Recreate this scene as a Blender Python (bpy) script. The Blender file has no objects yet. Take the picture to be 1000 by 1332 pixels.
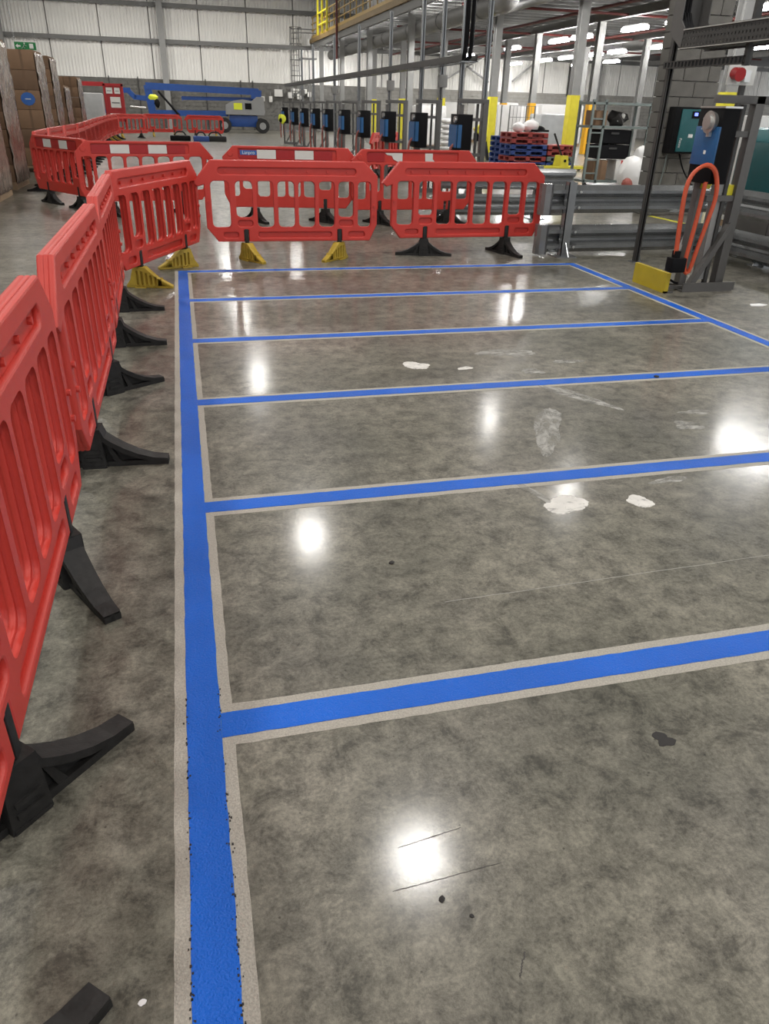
import bpy, bmesh, math, random
from mathutils import Vector, Matrix
random.seed(7)
scene = bpy.context.scene
COL = scene.collection
R = math.radians
# ------------------------------------------------------------------ camera
F_PX, PITCH, ROLL, YAW, CAM_H = 958.8, 0.49988, 0.02959, 0.25789, 1.5
fwd = Vector((math.sin(YAW)*math.cos(PITCH), math.cos(YAW)*math.cos(PITCH), -math.sin(PITCH)))
r0 = Vector((math.cos(YAW), -math.sin(YAW), 0)); u0 = r0.cross(fwd)
rgt = math.cos(ROLL)*r0 + math.sin(ROLL)*u0
up = -math.sin(ROLL)*r0 + math.cos(ROLL)*u0
cd = bpy.data.cameras.new('camera'); cam = bpy.data.objects.new('camera', cd); COL.objects.link(cam)
cd.sensor_fit = 'HORIZONTAL'; cd.sensor_width = 36.0; cd.lens = F_PX*36/1000
cd.clip_start = .05; cd.clip_end = 300
cam.matrix_world = Matrix(((rgt.x, up.x, -fwd.x, 0), (rgt.y, up.y, -fwd.y, 0), (rgt.z, up.z, -fwd.z, CAM_H), (0, 0, 0, 1)))
scene.camera = cam
# ------------------------------------------------------------------ world, exposure
w = bpy.data.worlds.new('world'); scene.world = w; w.use_nodes = True
w.node_tree.nodes['Background'].inputs[0].default_value = (.95, .97, 1.0, 1)
w.node_tree.nodes['Background'].inputs[1].default_value = .55
vs = scene.view_settings
vs.view_transform = 'Standard'; vs.look = 'None'; vs.gamma = 1.0; vs.use_curve_mapping = False
vs.exposure = 1.24
HALL_LAMP, DECK_LAMP = 90.0, 34.0
scene.cycles.use_denoising = True; scene.cycles.denoiser = 'OPENIMAGEDENOISE'; scene.cycles.denoising_prefilter = 'FAST'; scene.cycles.denoising_input_passes = 'RGB_ALBEDO_NORMAL'
scene.cycles.sampling_pattern = 'TABULATED_SOBOL'; scene.cycles.use_light_tree = True
scene.cycles.max_bounces = 8; scene.cycles.diffuse_bounces = 4; scene.cycles.glossy_bounces = 4
scene.cycles.sample_clamp_indirect = 4.0; scene.cycles.sample_clamp_direct = 24.0

# ------------------------------------------------------------------ materials
def mat(name, col, rough=.5, metal=0.0, var=.12, scale=6.0, bump=0.0, bscale=60.0, spec=.5, coat=0.0, emit=None):
    m = bpy.data.materials.new(name); m.use_nodes = True
    nt = m.node_tree; b = nt.nodes['Principled BSDF']
    b.inputs['Roughness'].default_value = rough; b.inputs['Metallic'].default_value = metal
    b.inputs['Specular IOR Level'].default_value = spec; b.inputs['Coat Weight'].default_value = coat
    c = (*col, 1)
    if var > 0:
        tc = nt.nodes.new('ShaderNodeTexCoord')
        n = nt.nodes.new('ShaderNodeTexNoise'); n.inputs['Scale'].default_value = scale; n.inputs['Detail'].default_value = 4
        nt.links.new(tc.outputs['Object'], n.inputs['Vector'])
        mx = nt.nodes.new('ShaderNodeMix'); mx.data_type = 'RGBA'
        mx.inputs['A'].default_value = (*[x*(1-var) for x in col], 1); mx.inputs['B'].default_value = (*[min(1, x*(1+var)) for x in col], 1)
        nt.links.new(n.outputs['Fac'], mx.inputs['Factor']); nt.links.new(mx.outputs['Result'], b.inputs['Base Color'])
        if bump:
            n2 = nt.nodes.new('ShaderNodeTexNoise'); n2.inputs['Scale'].default_value = bscale
            nt.links.new(tc.outputs['Object'], n2.inputs['Vector'])
            bp = nt.nodes.new('ShaderNodeBump'); bp.inputs['Strength'].default_value = bump; bp.inputs['Distance'].default_value = .01
            nt.links.new(n2.outputs['Fac'], bp.inputs['Height']); nt.links.new(bp.outputs['Normal'], b.inputs['Normal'])
    else:
        b.inputs['Base Color'].default_value = c
    if emit:
        b.inputs['Emission Color'].default_value = (*emit[0], 1); b.inputs['Emission Strength'].default_value = emit[1]
    return m

def concrete(name):
    m = bpy.data.materials.new(name); m.use_nodes = True
    nt = m.node_tree; b = nt.nodes['Principled BSDF']; N = nt.nodes.new; L = nt.links.new
    tc = N('ShaderNodeTexCoord')
    def noise(s, d, r=.6, dist=0):
        n = N('ShaderNodeTexNoise'); n.inputs['Scale'].default_value = s; n.inputs['Detail'].default_value = d
        n.inputs['Roughness'].default_value = r; n.inputs['Distortion'].default_value = dist
        L(tc.outputs['Object'], n.inputs['Vector']); return n.outputs['Fac']
    def ramp(f, stops):
        r = N('ShaderNodeValToRGB'); e = r.color_ramp.elements
        e[0].position, e[0].color = stops[0][0], (*stops[0][1], 1); e[1].position, e[1].color = stops[-1][0], (*stops[-1][1], 1)
        for p, c in stops[1:-1]:
            k = e.new(p); k.color = (*c, 1)
        L(f, r.inputs['Fac']); return r.outputs['Color']
    def mix(f, a, c, t='MULTIPLY'):
        x = N('ShaderNodeMix'); x.data_type = 'RGBA'; x.blend_type = t
        if isinstance(f, float): x.inputs['Factor'].default_value = f
        else: L(f, x.inputs['Factor'])
        for s, v in (('A', a), ('B', c)):
            if isinstance(v, tuple): x.inputs[s].default_value = (*v, 1)
            else: L(v, x.inputs[s])
        return x.outputs['Result']
    g = lambda v: (v, v, v)
    big = ramp(noise(1.1, 5, .62), [(.34, (.112, .108, .086)), (.5, (.160, .151, .121)), (.68, (.215, .200, .164))])
    mid = ramp(noise(9.5, 12, .82, .3), [(.39, g(.46)), (.5, g(.96)), (.59, g(1.30))])
    fine = ramp(noise(75, 8, .8), [(.36, g(.58)), (.52, g(1.04)), (.64, g(1.34))])
    c = mix(1.0, big, mid); c = mix(.8, c, fine)
    warm = ramp(noise(.8, 3), [(.45, g(0)), (.7, g(1))]); c = mix(warm, c, (.97, .96, 1.02))
    # pale trowel streaks and dark scuffs
    mp = N('ShaderNodeMapping'); mp.inputs['Scale'].default_value = (1.0, 7.0, 1.0); L(tc.outputs['Object'], mp.inputs['Vector'])
    n = N('ShaderNodeTexNoise'); n.inputs['Scale'].default_value = 2.2; n.inputs['Detail'].default_value = 7; L(mp.outputs['Vector'], n.inputs['Vector'])
    c = mix(.35, c, ramp(n.outputs['Fac'], [(.35, g(.8)), (.5, g(1.0)), (.68, g(1.18))]))
    v = N('ShaderNodeTexVoronoi'); v.inputs['Scale'].default_value = 16; L(tc.outputs['Object'], v.inputs['Vector'])
    c = mix(1.0, c, ramp(v.outputs['Distance'], [(.03, g(.45)), (.06, g(1.0))]))
    L(c, b.inputs['Base Color'])
    rr = N('ShaderNodeMapRange'); L(noise(5, 6, .65), rr.inputs['Value'])
    rr.inputs['To Min'].default_value = .34; rr.inputs['To Max'].default_value = .52
    L(rr.outputs['Result'], b.inputs['Roughness'])
    b.inputs['Specular IOR Level'].default_value = .20
    b.inputs['Coat Weight'].default_value = .40; b.inputs['Coat Roughness'].default_value = .14
    bp = N('ShaderNodeBump'); bp.inputs['Strength'].default_value = .05; bp.inputs['Distance'].default_value = .004
    L(noise(80, 4), bp.inputs['Height']); L(bp.outputs['Normal'], b.inputs['Normal'])
    return m

M = {}
M['floor'] = concrete('polished_concrete')
M['joint'] = mat('joint_filler', (.02, .02, .02), .8)
M['blue'] = mat('blue_floor_paint', (.005, .112, .56), .42, var=.42, scale=1.3, bump=.5, bscale=210, spec=.3)
M['margin'] = mat('ground_concrete', (.40, .375, .325), .85, var=.42, scale=190, bump=.5, bscale=260)
M['white_paint'] = mat('white_filler', (.62, .60, .56), .55, var=.3, scale=9, bump=.3, bscale=30)
M['red'] = mat('red_plastic', (.53, .038, .026), .40, var=.14, scale=2.5, bump=.05, bscale=120)
M['red_faded'] = mat('red_plastic_faded', (.54, .046, .032), .48, var=.14, scale=2.5, bump=.05, bscale=120)
M['rubber'] = mat('black_rubber', (.016, .0152, .0145), .58, var=.85, scale=26, spec=.35, bump=.2, bscale=40)
M['yellow_rubber'] = mat('yellow_plastic', (.42, .29, .03), .55, var=.35, scale=14)
M['refl_white'] = mat('reflective_white', (.66, .65, .62), .45, var=.06)
M['refl_red'] = mat('reflective_red', (.36, .012, .014), .4, var=.08)
M['label_blue'] = mat('label_blue', (.03, .11, .36), .4, var=.05)
M['label_white'] = mat('label_white', (.8, .8, .8), .5, var=0)
M['galv'] = mat('galvanised_steel', (.30, .31, .315), .26, .72, var=.25, scale=5, bump=.05)
M['grey'] = mat('grey_painted_steel', (.105, .102, .098), .5, .1, var=.1)
M['darkgrey'] = mat('dark_grey_steel', (.050, .049, .047), .5, .3, var=.15)
M['colgrey'] = mat('column_grey', (.27, .27, .262), .5, var=.08)
M['yellow'] = mat('safety_yellow', (.70, .62, .035), .5, var=.12)
M['plate_yellow'] = mat('plate_yellow', (.50, .38, .02), .5, var=.12, scale=9)
M['orange_y'] = mat('amber_plastic', (.80, .42, .015), .45, var=.1)
M['black'] = mat('black_plastic', (.005, .005, .006), .6, var=.1, spec=.15)
M['cblue'] = mat('charger_blue', (.018, .105, .27), .4, var=.12)
M['teal'] = mat('teal_plastic', (.010, .105, .115), .38, var=.1)
M['teal_light'] = mat('teal_light_plastic', (.10, .30, .33), .35, var=.1)
M['orange'] = mat('orange_cable', (.62, .095, .035), .45, var=.1)
M['brickred'] = mat('dull_red_cable', (.30, .075, .055), .5, var=.1)
M['mortar'] = mat('mortar', (.20, .195, .18), .9, var=.2, scale=9)
M['block'] = mat('concrete_block', (.15, .146, .135), .9, var=.35, scale=4, bump=.3, bscale=60)
M['block_pale'] = mat('concrete_block_pale', (.145, .138, .125), .9, var=.3, scale=5, bump=.3, bscale=60)
M['block_light'] = mat('concrete_block_light', (.32, .31, .285), .9, var=.25, scale=4)
M['clad'] = mat('white_cladding', (.80, .79, .755), .55, var=.05, scale=1.5)
M['rail'] = mat('grey_rail', (.16, .16, .155), .55, var=.1)
M['boomblue'] = mat('boom_blue', (.012, .06, .25), .4, var=.12)
M['boomgrey'] = mat('boom_cover_grey', (.27, .275, .275), .45, var=.1)
M['tyre'] = mat('tyre', (.02, .02, .02), .8, var=.2)
M['card'] = mat('cardboard', (.19, .115, .066), .85, var=.18, scale=3)
M['card2'] = mat('cardboard_dark', (.14, .085, .05), .85, var=.18, scale=3)
M['wrap'] = mat('stretch_wrap_over_card', (.26, .205, .17), .2, var=.5, scale=6, bump=.9, bscale=14)
M['wrap_white'] = mat('white_wrapped_goods', (.74, .735, .72), .4, var=.1, scale=3, bump=.5, bscale=6)
M['wrap_grey'] = mat('grey_wrapped_goods', (.42, .43, .43), .3, var=.2, scale=4, bump=.5, bscale=8)
M['wood'] = mat('pallet_wood', (.30, .21, .13), .8, var=.25)
M['deck'] = mat('galvanised_deck', (.11, .108, .10), .5, .3, var=.12)
M['handrail'] = mat('ochre_rail', (.47, .30, .06), .5, var=.15)
M['ochre_beam'] = mat('dull_ochre_beam', (.26, .175, .07), .6, var=.2)
M['strut'] = mat('dull_strut_steel', (.075, .073, .070), .5, .3, var=.15)
M['redpipe'] = mat('red_pipe', (.13, .022, .018), .5, var=.1)
M['pallet_blue'] = mat('pallet_blue', (.018, .05, .22), .55, var=.2)
M['pallet_red'] = mat('pallet_red', (.30, .035, .030), .55, var=.2)
M['green_sign'] = mat('sign_green', (.01, .16, .045), .5, var=0)
M['silver'] = mat('silver_metal', (.6, .6, .58), .3, .8, var=.1)
M['racking_blue'] = mat('racking_blue', (.03, .08, .30), .5, var=.1)
M['sage'] = mat('grey_green_frame', (.16, .19, .18), .5, var=.12)
M['hivis'] = mat('hi_vis_yellow', (.72, .78, .05), .7, var=.15, scale=30)
M['grit'] = mat('grit', (.025, .023, .022), .8, var=.3, scale=30)
M['hall_glow'] = mat('lamp_diffuser_hall', (.9, .9, .9), .5, var=0, emit=((1.0, .97, .92), HALL_LAMP))
M['deck_glow'] = mat('lamp_diffuser_deck', (.9, .9, .9), .5, var=0, emit=((1.0, .98, .95), DECK_LAMP))
M['screen'] = mat('screen', (.02, .03, .2), .3, var=0, emit=((.15, .2, .9), 1.2))
M['roof'] = mat('roof_sheet', (.20, .20, .195), .6, var=.05)

# ------------------------------------------------------------------ helpers
class MB:
    """Collects shapes into one mesh."""
    def __init__(self): self.bm = bmesh.new()
    def _xf(self, verts, mtx):
        for v in verts: v.co = mtx @ v.co
    def box(self, x0, x1, y0, y1, z0, z1, mtx=None, bev=0.0):
        r = bmesh.ops.create_cube(self.bm, size=1.0)['verts']
        for v in r:
            v.co = Vector(((x0+x1)/2+v.co.x*(x1-x0), (y0+y1)/2+v.co.y*(y1-y0), (z0+z1)/2+v.co.z*(z1-z0)))
        if bev > 0:
            es = list({e for v in r for e in v.link_edges})
            q = bmesh.ops.bevel(self.bm, geom=es, offset=bev, segments=2, affect='EDGES', profile=.6)
            r = list({v for f in q['faces'] for v in f.verts} | {v for v in r if v.is_valid})
        if mtx: self._xf(r, mtx)
        return self
    def bar(self, p, q, wx, wy=None):
        """Rectangular bar between two points."""
        p, q = Vector(p), Vector(q); d = q-p; l = d.length; wy = wy or wx
        z = d.normalized(); a = Vector((0, 0, 1)) if abs(z.z) < .95 else Vector((1, 0, 0))
        x = a.cross(z).normalized(); y = z.cross(x)
        mtx = Matrix(((x.x, y.x, z.x, p.x), (x.y, y.y, z.y, p.y), (x.z, y.z, z.z, p.z), (0, 0, 0, 1)))
        return self.box(-wx/2, wx/2, -wy/2, wy/2, 0, l, mtx)
    def cyl(self, p, q, r, r2=None, seg=12):
        p, q = Vector(p), Vector(q); d = q-p
        mtx = Matrix.Translation((p+q)/2) @ d.to_track_quat('Z', 'Y').to_matrix().to_4x4()
        bmesh.ops.create_cone(self.bm, cap_ends=True, segments=seg, radius1=r, radius2=r if r2 is None else r2, depth=d.length, matrix=mtx)
        return self
    def ball(self, c, r, s=(1, 1, 1), jit=0.0, sub=2):
        q = bmesh.ops.create_icosphere(self.bm, subdivisions=sub, radius=r)['verts']
        for v in q:
            k = 1+random.uniform(-jit, jit)
            v.co = Vector((v.co.x*s[0]*k, v.co.y*s[1]*k, v.co.z*s[2]*k))+Vector(c)
        return self
    def tube(self, pts, r, seg=8, smooth=3):
        pts = [Vector(p) for p in pts]
        if smooth > 1 and len(pts) > 2:
            out = []
            for i in range(len(pts)-1):
                a, b = pts[max(i-1, 0)], pts[i]; c, d = pts[i+1], pts[min(i+2, len(pts)-1)]
                for k in range(smooth):
                    t = k/smooth
                    out.append(.5*((2*b)+(c-a)*t+(2*a-5*b+4*c-d)*t*t+(3*b-a-3*c+d)*t**3))
            out.append(pts[-1]); pts = out
        rings = []; ref = None
        for i, p in enumerate(pts):
            t = (pts[min(i+1, len(pts)-1)]-pts[max(i-1, 0)]).normalized()
            if ref is None: ref = t.orthogonal().normalized()
            n = (ref-t*ref.dot(t)).normalized(); ref = n; b = t.cross(n)
            rings.append([self.bm.verts.new(p+r*(math.cos(2*math.pi*k/seg)*n+math.sin(2*math.pi*k/seg)*b)) for k in range(seg)])
        for a, b in zip(rings, rings[1:]):
            for k in range(seg): self.bm.faces.new((a[k], a[(k+1) % seg], b[(k+1) % seg], b[k]))
        self.bm.faces.new(rings[0][::-1]); self.bm.faces.new(rings[-1])
        return self
    def prism(self, poly, h0, h1, axis='z', mtx=None):
        """Extrudes a 2D outline; axis tells which coordinate is the thickness."""
        f = {'z': lambda a, b, h: (a, b, h), 'y': lambda a, b, h: (a, h, b), 'x': lambda a, b, h: (h, a, b)}[axis]
        lo = [self.bm.verts.new(f(a, b, h0)) for a, b in poly]; hi = [self.bm.verts.new(f(a, b, h1)) for a, b in poly]
        n = len(poly)
        fs = [self.bm.faces.new(lo[::-1]), self.bm.faces.new(hi)]
        for k in range(n): fs.append(self.bm.faces.new((lo[k], lo[(k+1) % n], hi[(k+1) % n], hi[k])))
        bmesh.ops.recalc_face_normals(self.bm, faces=fs)
        if mtx: self._xf(lo+hi, mtx)
        return self
    def add_mesh(self, me, mtx=None):
        n = len(self.bm.verts); self.bm.from_mesh(me); self.bm.verts.ensure_lookup_table()
        if mtx: self._xf(self.bm.verts[n:], mtx)
        return self
    def mesh(self, name, m, smooth=None):
        me = bpy.data.meshes.new(name); self.bm.to_mesh(me); self.bm.free()
        me.materials.append(M[m] if isinstance(m, str) else m)
        if smooth:
            me.polygons.foreach_set('use_smooth', [True]*len(me.polygons)); me.set_sharp_from_angle(angle=R(smooth))
        return me
    def build(self, name, m, parent=None, smooth=35):
        return put(name, self.mesh(name, m, smooth), parent)

def put(name, me, parent=None):
    o = bpy.data.objects.new(name, me); COL.objects.link(o)
    if parent: o.parent = parent
    return o
def tag(o, label=None, cat=None, group=None, kind=None):
    if label: o['label'] = label
    if cat: o['category'] = cat
    if group: o['group'] = group
    if kind: o['kind'] = kind
    return o
def thing(name, label, cat, loc=(0, 0, 0), rz=0.0, group=None):
    o = bpy.data.objects.new(name, None); COL.objects.link(o); o.empty_display_size = .1
    o.location = loc; o.rotation_euler = (0, 0, rz)
    return tag(o, label, cat, group)
def struct(o): o['kind'] = 'structure'; return o
def stuff(o): o['kind'] = 'stuff'; return o
def dup(o, loc=None, rz=None, label=None, group=None):
    """A thing with its parts and sub-parts, mesh data shared."""
    c = o.copy(); COL.objects.link(c)
    if loc is not None: c.location = loc
    if rz is not None: c.rotation_euler = (0, 0, rz)
    if label: c['label'] = label
    if group: c['group'] = group
    for ch in [x for x in o.children]:
        d = dup(ch); d.parent = c; d.matrix_parent_inverse = ch.matrix_parent_inverse
    return c
def at(px, py, Y=None, X=None, Z=None):
    """World point seen at a pixel of the photograph, at a known world Y, X or Z."""
    d = fwd+rgt*((px-500)/F_PX)-up*((py-666)/F_PX)
    t = Y/d.y if Y is not None else (X/d.x if X is not None else (Z-CAM_H)/d.z)
    return Vector((0, 0, CAM_H))+d*t
def rrect(x0, x1, y0, y1, r, n=4):
    pts = []
    for cx, cy, a0 in ((x1-r, y1-r, 0), (x0+r, y1-r, 90), (x0+r, y0+r, 180), (x1-r, y0+r, 270)):
        for k in range(n+1):
            a = R(a0+90*k/n); pts.append((cx+r*math.cos(a), cy+r*math.sin(a)))
    return pts
def plate(outline, holes, thick, bev=.006):
    """A flat plate with holes and rounded rims, in XZ with its thickness along Y."""
    cu = bpy.data.curves.new('tmp', 'CURVE'); cu.dimensions = '2D'; cu.fill_mode = 'BOTH'
    cu.extrude = thick/2-bev; cu.bevel_depth = bev; cu.bevel_resolution = 1; cu.offset = -bev
    for pts in [outline]+holes:
        s = cu.splines.new('POLY'); s.points.add(len(pts)-1); s.use_cyclic_u = True
        for q, (a, b) in zip(s.points, pts): q.co = (a, b, 0, 1)
    o = bpy.data.objects.new('tmp', cu); COL.objects.link(o)
    dg = bpy.context.evaluated_depsgraph_get(); me = bpy.data.meshes.new_from_object(o.evaluated_get(dg))
    bpy.data.objects.remove(o); bpy.data.curves.remove(cu)
    me.transform(Matrix.Rotation(R(90), 4, 'X'))
    return me
def text_mesh(s, size, m, depth=.001):
    cu = bpy.data.curves.new('tmp', 'FONT'); cu.body = s; cu.size = size; cu.align_x = 'CENTER'; cu.align_y = 'CENTER'; cu.extrude = depth
    o = bpy.data.objects.new('tmp', cu); COL.objects.link(o)
    me = bpy.data.meshes.new_from_object(o.evaluated_get(bpy.context.evaluated_depsgraph_get()))
    bpy.data.objects.remove(o); bpy.data.curves.remove(cu)
    me.transform(Matrix.Rotation(R(90), 4, 'X')); me.materials.clear(); me.materials.append(M[m])
    return me
ORD = ['first', 'second', 'third', 'fourth', 'fifth', 'sixth', 'seventh', 'eighth', 'ninth', 'tenth', 'eleventh', 'twelfth', 'thirteenth']

# ------------------------------------------------------------------ the shell of the hall
WALL_Y, XL, XR, ROOF = 58.0, -10.3, 48.0, 9.0
floor = struct(MB().box(XL-2, XR, -14, WALL_Y+1, -.12, -.012).build('floor', 'joint'))
xs = [XL-2, -5.2, 6.9, 19, 31, XR]; ys = [-14, -3.1, 8.93, 20.9, 32.9, 44.9, WALL_Y+1]
for i in range(len(xs)-1):
    for j in range(len(ys)-1):
        MB().box(xs[i]+.003, xs[i+1]-.003, ys[j]+.003, ys[j+1]-.003, -.012, 0).build('floor_slab', 'floor', floor)

# back wall: block plinth, corrugated sheets in bays, rails and columns
wall = struct(MB().box(XL, XR, WALL_Y+.12, WALL_Y+.35, 0, ROOF).build('wall_back', 'mortar'))
def step_z(x): return 2.85 if x < 9 else 2.85
def courses(x0, x1, z1, y, bl=.45, bh=.225, d=.1, j=.014):
    mb = MB(); z = 0.0; k = 0
    while z < z1-.05:
        x = x0-(bl/2 if k % 2 else 0)
        while x < x1:
            a, b = max(x, x0)+j/2, min(x+bl, x1)-j/2
            if b-a > .05: mb.box(a, b, y, y+d, z+j/2, min(z+bh, z1)-j/2)
            x += bl
        z += bh; k += 1
    return mb
stuff(courses(XL, 13.0, 2.85, WALL_Y+.03).build('block_courses', 'block', wall, None))
stuff(courses(13.0, XR, 2.85, WALL_Y+.03).build('block_courses', 'block_light', wall, None))
def sheet_mesh(wd, h, pitch=.2, dep=.045):
    mb = MB(); prof = []; n = int(wd/pitch)
    for k in range(n):
        x = k*pitch; prof += [(x, 0), (x+.12, 0), (x+.14, -dep), (x+.18, -dep)]
    prof.append((n*pitch, 0))
    lo = [mb.bm.verts.new((x, y, 0)) for x, y in prof]; hi = [mb.bm.verts.new((x, y, h)) for x, y in prof]
    for k in range(len(prof)-1): mb.bm.faces.new((lo[k], lo[k+1], hi[k+1], hi[k]))
    return mb.mesh('cladding_sheet', 'clad', None)
BAY = 3.0
for zz0, zz1 in ((2.85, 4.9), (5.05, 6.85), (7.0, 9.0)):
    sm = sheet_mesh(BAY, zz1-zz0)
    x = XL
    while x < XR-BAY:
        z = zz0
        o = put('cladding_sheet', sm, wall); o.location = (x+.03, WALL_Y+.05, z); x += BAY+.06
for z in (4.975, 6.925):
    MB().box(XL, XR, WALL_Y-.2, WALL_Y+.02, z-.1, z+.06).build('sheeting_rail', 'rail', wall)
    MB().box(XL, XR, WALL_Y-.24, WALL_Y-.2, z-.14, z+.1).build('sheeting_rail', 'rail', wall)
def hsec(mb, x, y, z0, z1, wd=.3, dp=.3, t=.03):
    mb.box(x-wd/2, x+wd/2, y-dp/2, y-dp/2+t, z0, z1); mb.box(x-wd/2, x+wd/2, y+dp/2-t, y+dp/2, z0, z1)
    mb.box(x-t/2, x+t/2, y-dp/2+t, y+dp/2-t, z0, z1); return mb
for x in (XL+.3, -.42, 18.4, 30.5):
    hsec(MB(), x, WALL_Y-.42, 0, ROOF, .38, .34).build('wall_column', 'colgrey', wall)
for x in (-4.0, -2.2, 2.1, 4.4, 5.2): MB().box(x-.03, x+.03, WALL_Y-.06, WALL_Y+.03, 0, 2.95).build('movement_joint_strip', 'darkgrey', wall)
for a, b in (((18.6, 3.4), (22, 5.2)), ((18.6, 5.2), (22, 3.4)), ((23.8, 3.5), (25.8, 5.0))):
    MB().bar((a[0], WALL_Y-.3, a[1]), (b[0], WALL_Y-.3, b[1]), .16, .1).build('cross_brace', 'colgrey', wall)
DPX = at(747, 100, Y=WALL_Y).x; MB().box(DPX-.5, DPX+.5, WALL_Y-.3, WALL_Y, 2.7, 5.2).build('dark_panel', 'darkgrey', wall)
wl = struct(MB().box(XL-.25, XL, -14, WALL_Y, 0, ROOF).build('wall_left', 'clad'))
courses_l = MB()
for k in range(12): courses_l.box(XL, XL+.05, -14, WALL_Y-.1, k*.24+.01, k*.24+.23)
stuff(courses_l.build('block_courses', 'block', wl, None))
ceil = struct(MB().box(XL-2, XR, -14, WALL_Y+.4, ROOF, ROOF+.2).build('ceiling', 'roof'))
for k in range(14): MB().box(XL-2, XR, -12+k*5.3, -11.8+k*5.3, ROOF-.35, ROOF).build('roof_beam', 'rail', ceil)

# mezzanine deck over the right half of the hall
DX, DZ, DY = 9.2, 5.3, 9.0
mez = struct(MB().box(DX, XR, DY, WALL_Y-.3, DZ, DZ+.12).build('trim_1', 'deck'))
M['joist'] = mat('galvanised_joist', (.22, .218, .21), .45, .5, var=.1)
me = MB().box(0, XR-DX, -.05, .05, -.22, -.19).box(0, XR-DX, -.012, .012, -.19, 0).mesh('joist', 'joist', None)
k = 0; y = DY+.6
while y < WALL_Y-1:
    o = put('joist', me, mez); o.location = (DX, y, DZ); y += .95
for x in (12.4, 16.9, 22.4, 28.0, 34.0):
    MB().box(x-.11, x+.11, DY, WALL_Y-.5, DZ-.5, DZ-.22).build('deck_beam', 'rail', mez)
MB().box(DX-.12, DX, DY, WALL_Y-.3, DZ-.10, DZ+.13).build('edge_beam', 'ochre_beam', mez)
MB().box(DX-.03, DX+.1, DY, WALL_Y-.3, DZ-.40, DZ-.10).build('edge_beam', 'rail', mez)
for x in (14.4, 20.0): MB().cyl((x, DY, 4.72), (x, WALL_Y-1, 4.72), .05).build('sprinkler_pipe', 'redpipe', mez)
for y in (22, 30, 39, 47): MB().cyl((DX+1, y, 4.85), (36, y, 4.85), .045).build('sprinkler_pipe', 'redpipe', mez)

# ------------------------------------------------------------------ lamps
def lamp(name, ln, wd, glow, hang):
    t = thing(name, 'x', 'lamp')
    MB().box(-wd/2, wd/2, -ln/2, ln/2, 0, .09, bev=.01).build('lamp_housing', 'colgrey', t)
    deep = .11 if glow == 'deck_glow' else .004; e = .03 if glow == 'deck_glow' else -.015
    mb = MB(); a, b = wd/2+e, ln/2+e; n = mb.bm.verts.new     # open on top: light leaves downwards and, on the battens, sideways
    lo = [n((x, y, -deep)) for x, y in ((-a, -b), (-a, b), (a, b), (a, -b))]; mb.bm.faces.new(lo)
    if deep > .01:
        hi = [n((v.co.x, v.co.y, 0)) for v in lo]
        for k in range(4): mb.bm.faces.new((lo[k], hi[k], hi[(k+1) % 4], lo[(k+1) % 4]))
    mb.build('lamp_diffuser', glow, t, None)
    for yy in (-ln/3, ln/3): MB().cyl((0, yy, .09), (0, yy, hang), .006, seg=6).build('hanger', 'galv', t)
    return t
hall = lamp('hall_and_fill_lamp', .66, .58, 'hall_glow', 1.0)
HL = 'white high-bay lamp hung from the main hall roof, many added as fill'
hall_and_fill_spots = [(2.4, 6.6), (2.3, 15.9), (2.2, 28.5), (2.3, 38), (9.0, 15.5), (8.9, 20.8), (2.4, 1.5), (-3.0, 2.5), (13.5, 28), (13.5, 38), (13.5, 48), (13.5, 18), (2.3, 46), (2.3, 52), (-4.5, 52), (7.0, 52), (-8, 46), (-1, 50),  # later entries are added to brighten near floor, mezzanine goods and back wall
              (-4.5, 8), (-4.5, 18), (-4.5, 28), (-4.5, 38), (-4.5, 46), (2.4, -4), (-4.5, -3), (8.6, 5), (8.6, -4)]  # added fill lamps, down the left side and around the camera
for i, (x, y) in enumerate(hall_and_fill_spots):
    o = hall if i == 0 else dup(hall)
    o.location = (x, y, 7.2 if 14 < y < 22 and 8 < x < 9.5 else 8.0); tag(o, HL, 'lamp', 'high-bay lamps of the main hall')
    if (8.8 < x < 9.1 and y > 14) or 0 < y < 3: o.scale = (.7, .7, 1)
batten = lamp('batten_lamp', 1.5, .22, 'deck_glow', .75)
deck_spots = [(10.8, 11.8)]+[(10.5, y) for y in (16, 23.5, 28.5, 32.1, 34.7, 40.9, 47.9, 55.8)] + \
             [(17.6, y) for y in (12.5, 20, 23.2, 27.7, 30.8, 35.2, 37.5, 43, 50, 53.7)] + \
             [(23.1, y) for y in (16, 24, 30, 37.6, 41.9, 44.4, 47.9, 50.9, 55.7)] + [(26.9, y) for y in (30, 35.5, 42, 49.3, 53.8)]
for i, (x, y) in enumerate(deck_spots):
    o = batten if i == 0 else dup(batten)
    RW = {10.8: 'first', 10.5: 'first', 17.6: 'second', 23.1: 'third', 26.9: 'fourth'}[x]; NN = sorted(q[1] for q in deck_spots if RW == {10.8: 'first', 10.5: 'first', 17.6: 'second', 23.1: 'third', 26.9: 'fourth'}[q[0]]).index(y)
    o.location = (x, y, 4.55); tag(o, f'{ORD[NN]} batten lamp from the camera in the {RW} row under the mezzanine', 'lamp', 'batten lamps under the mezzanine')

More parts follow.
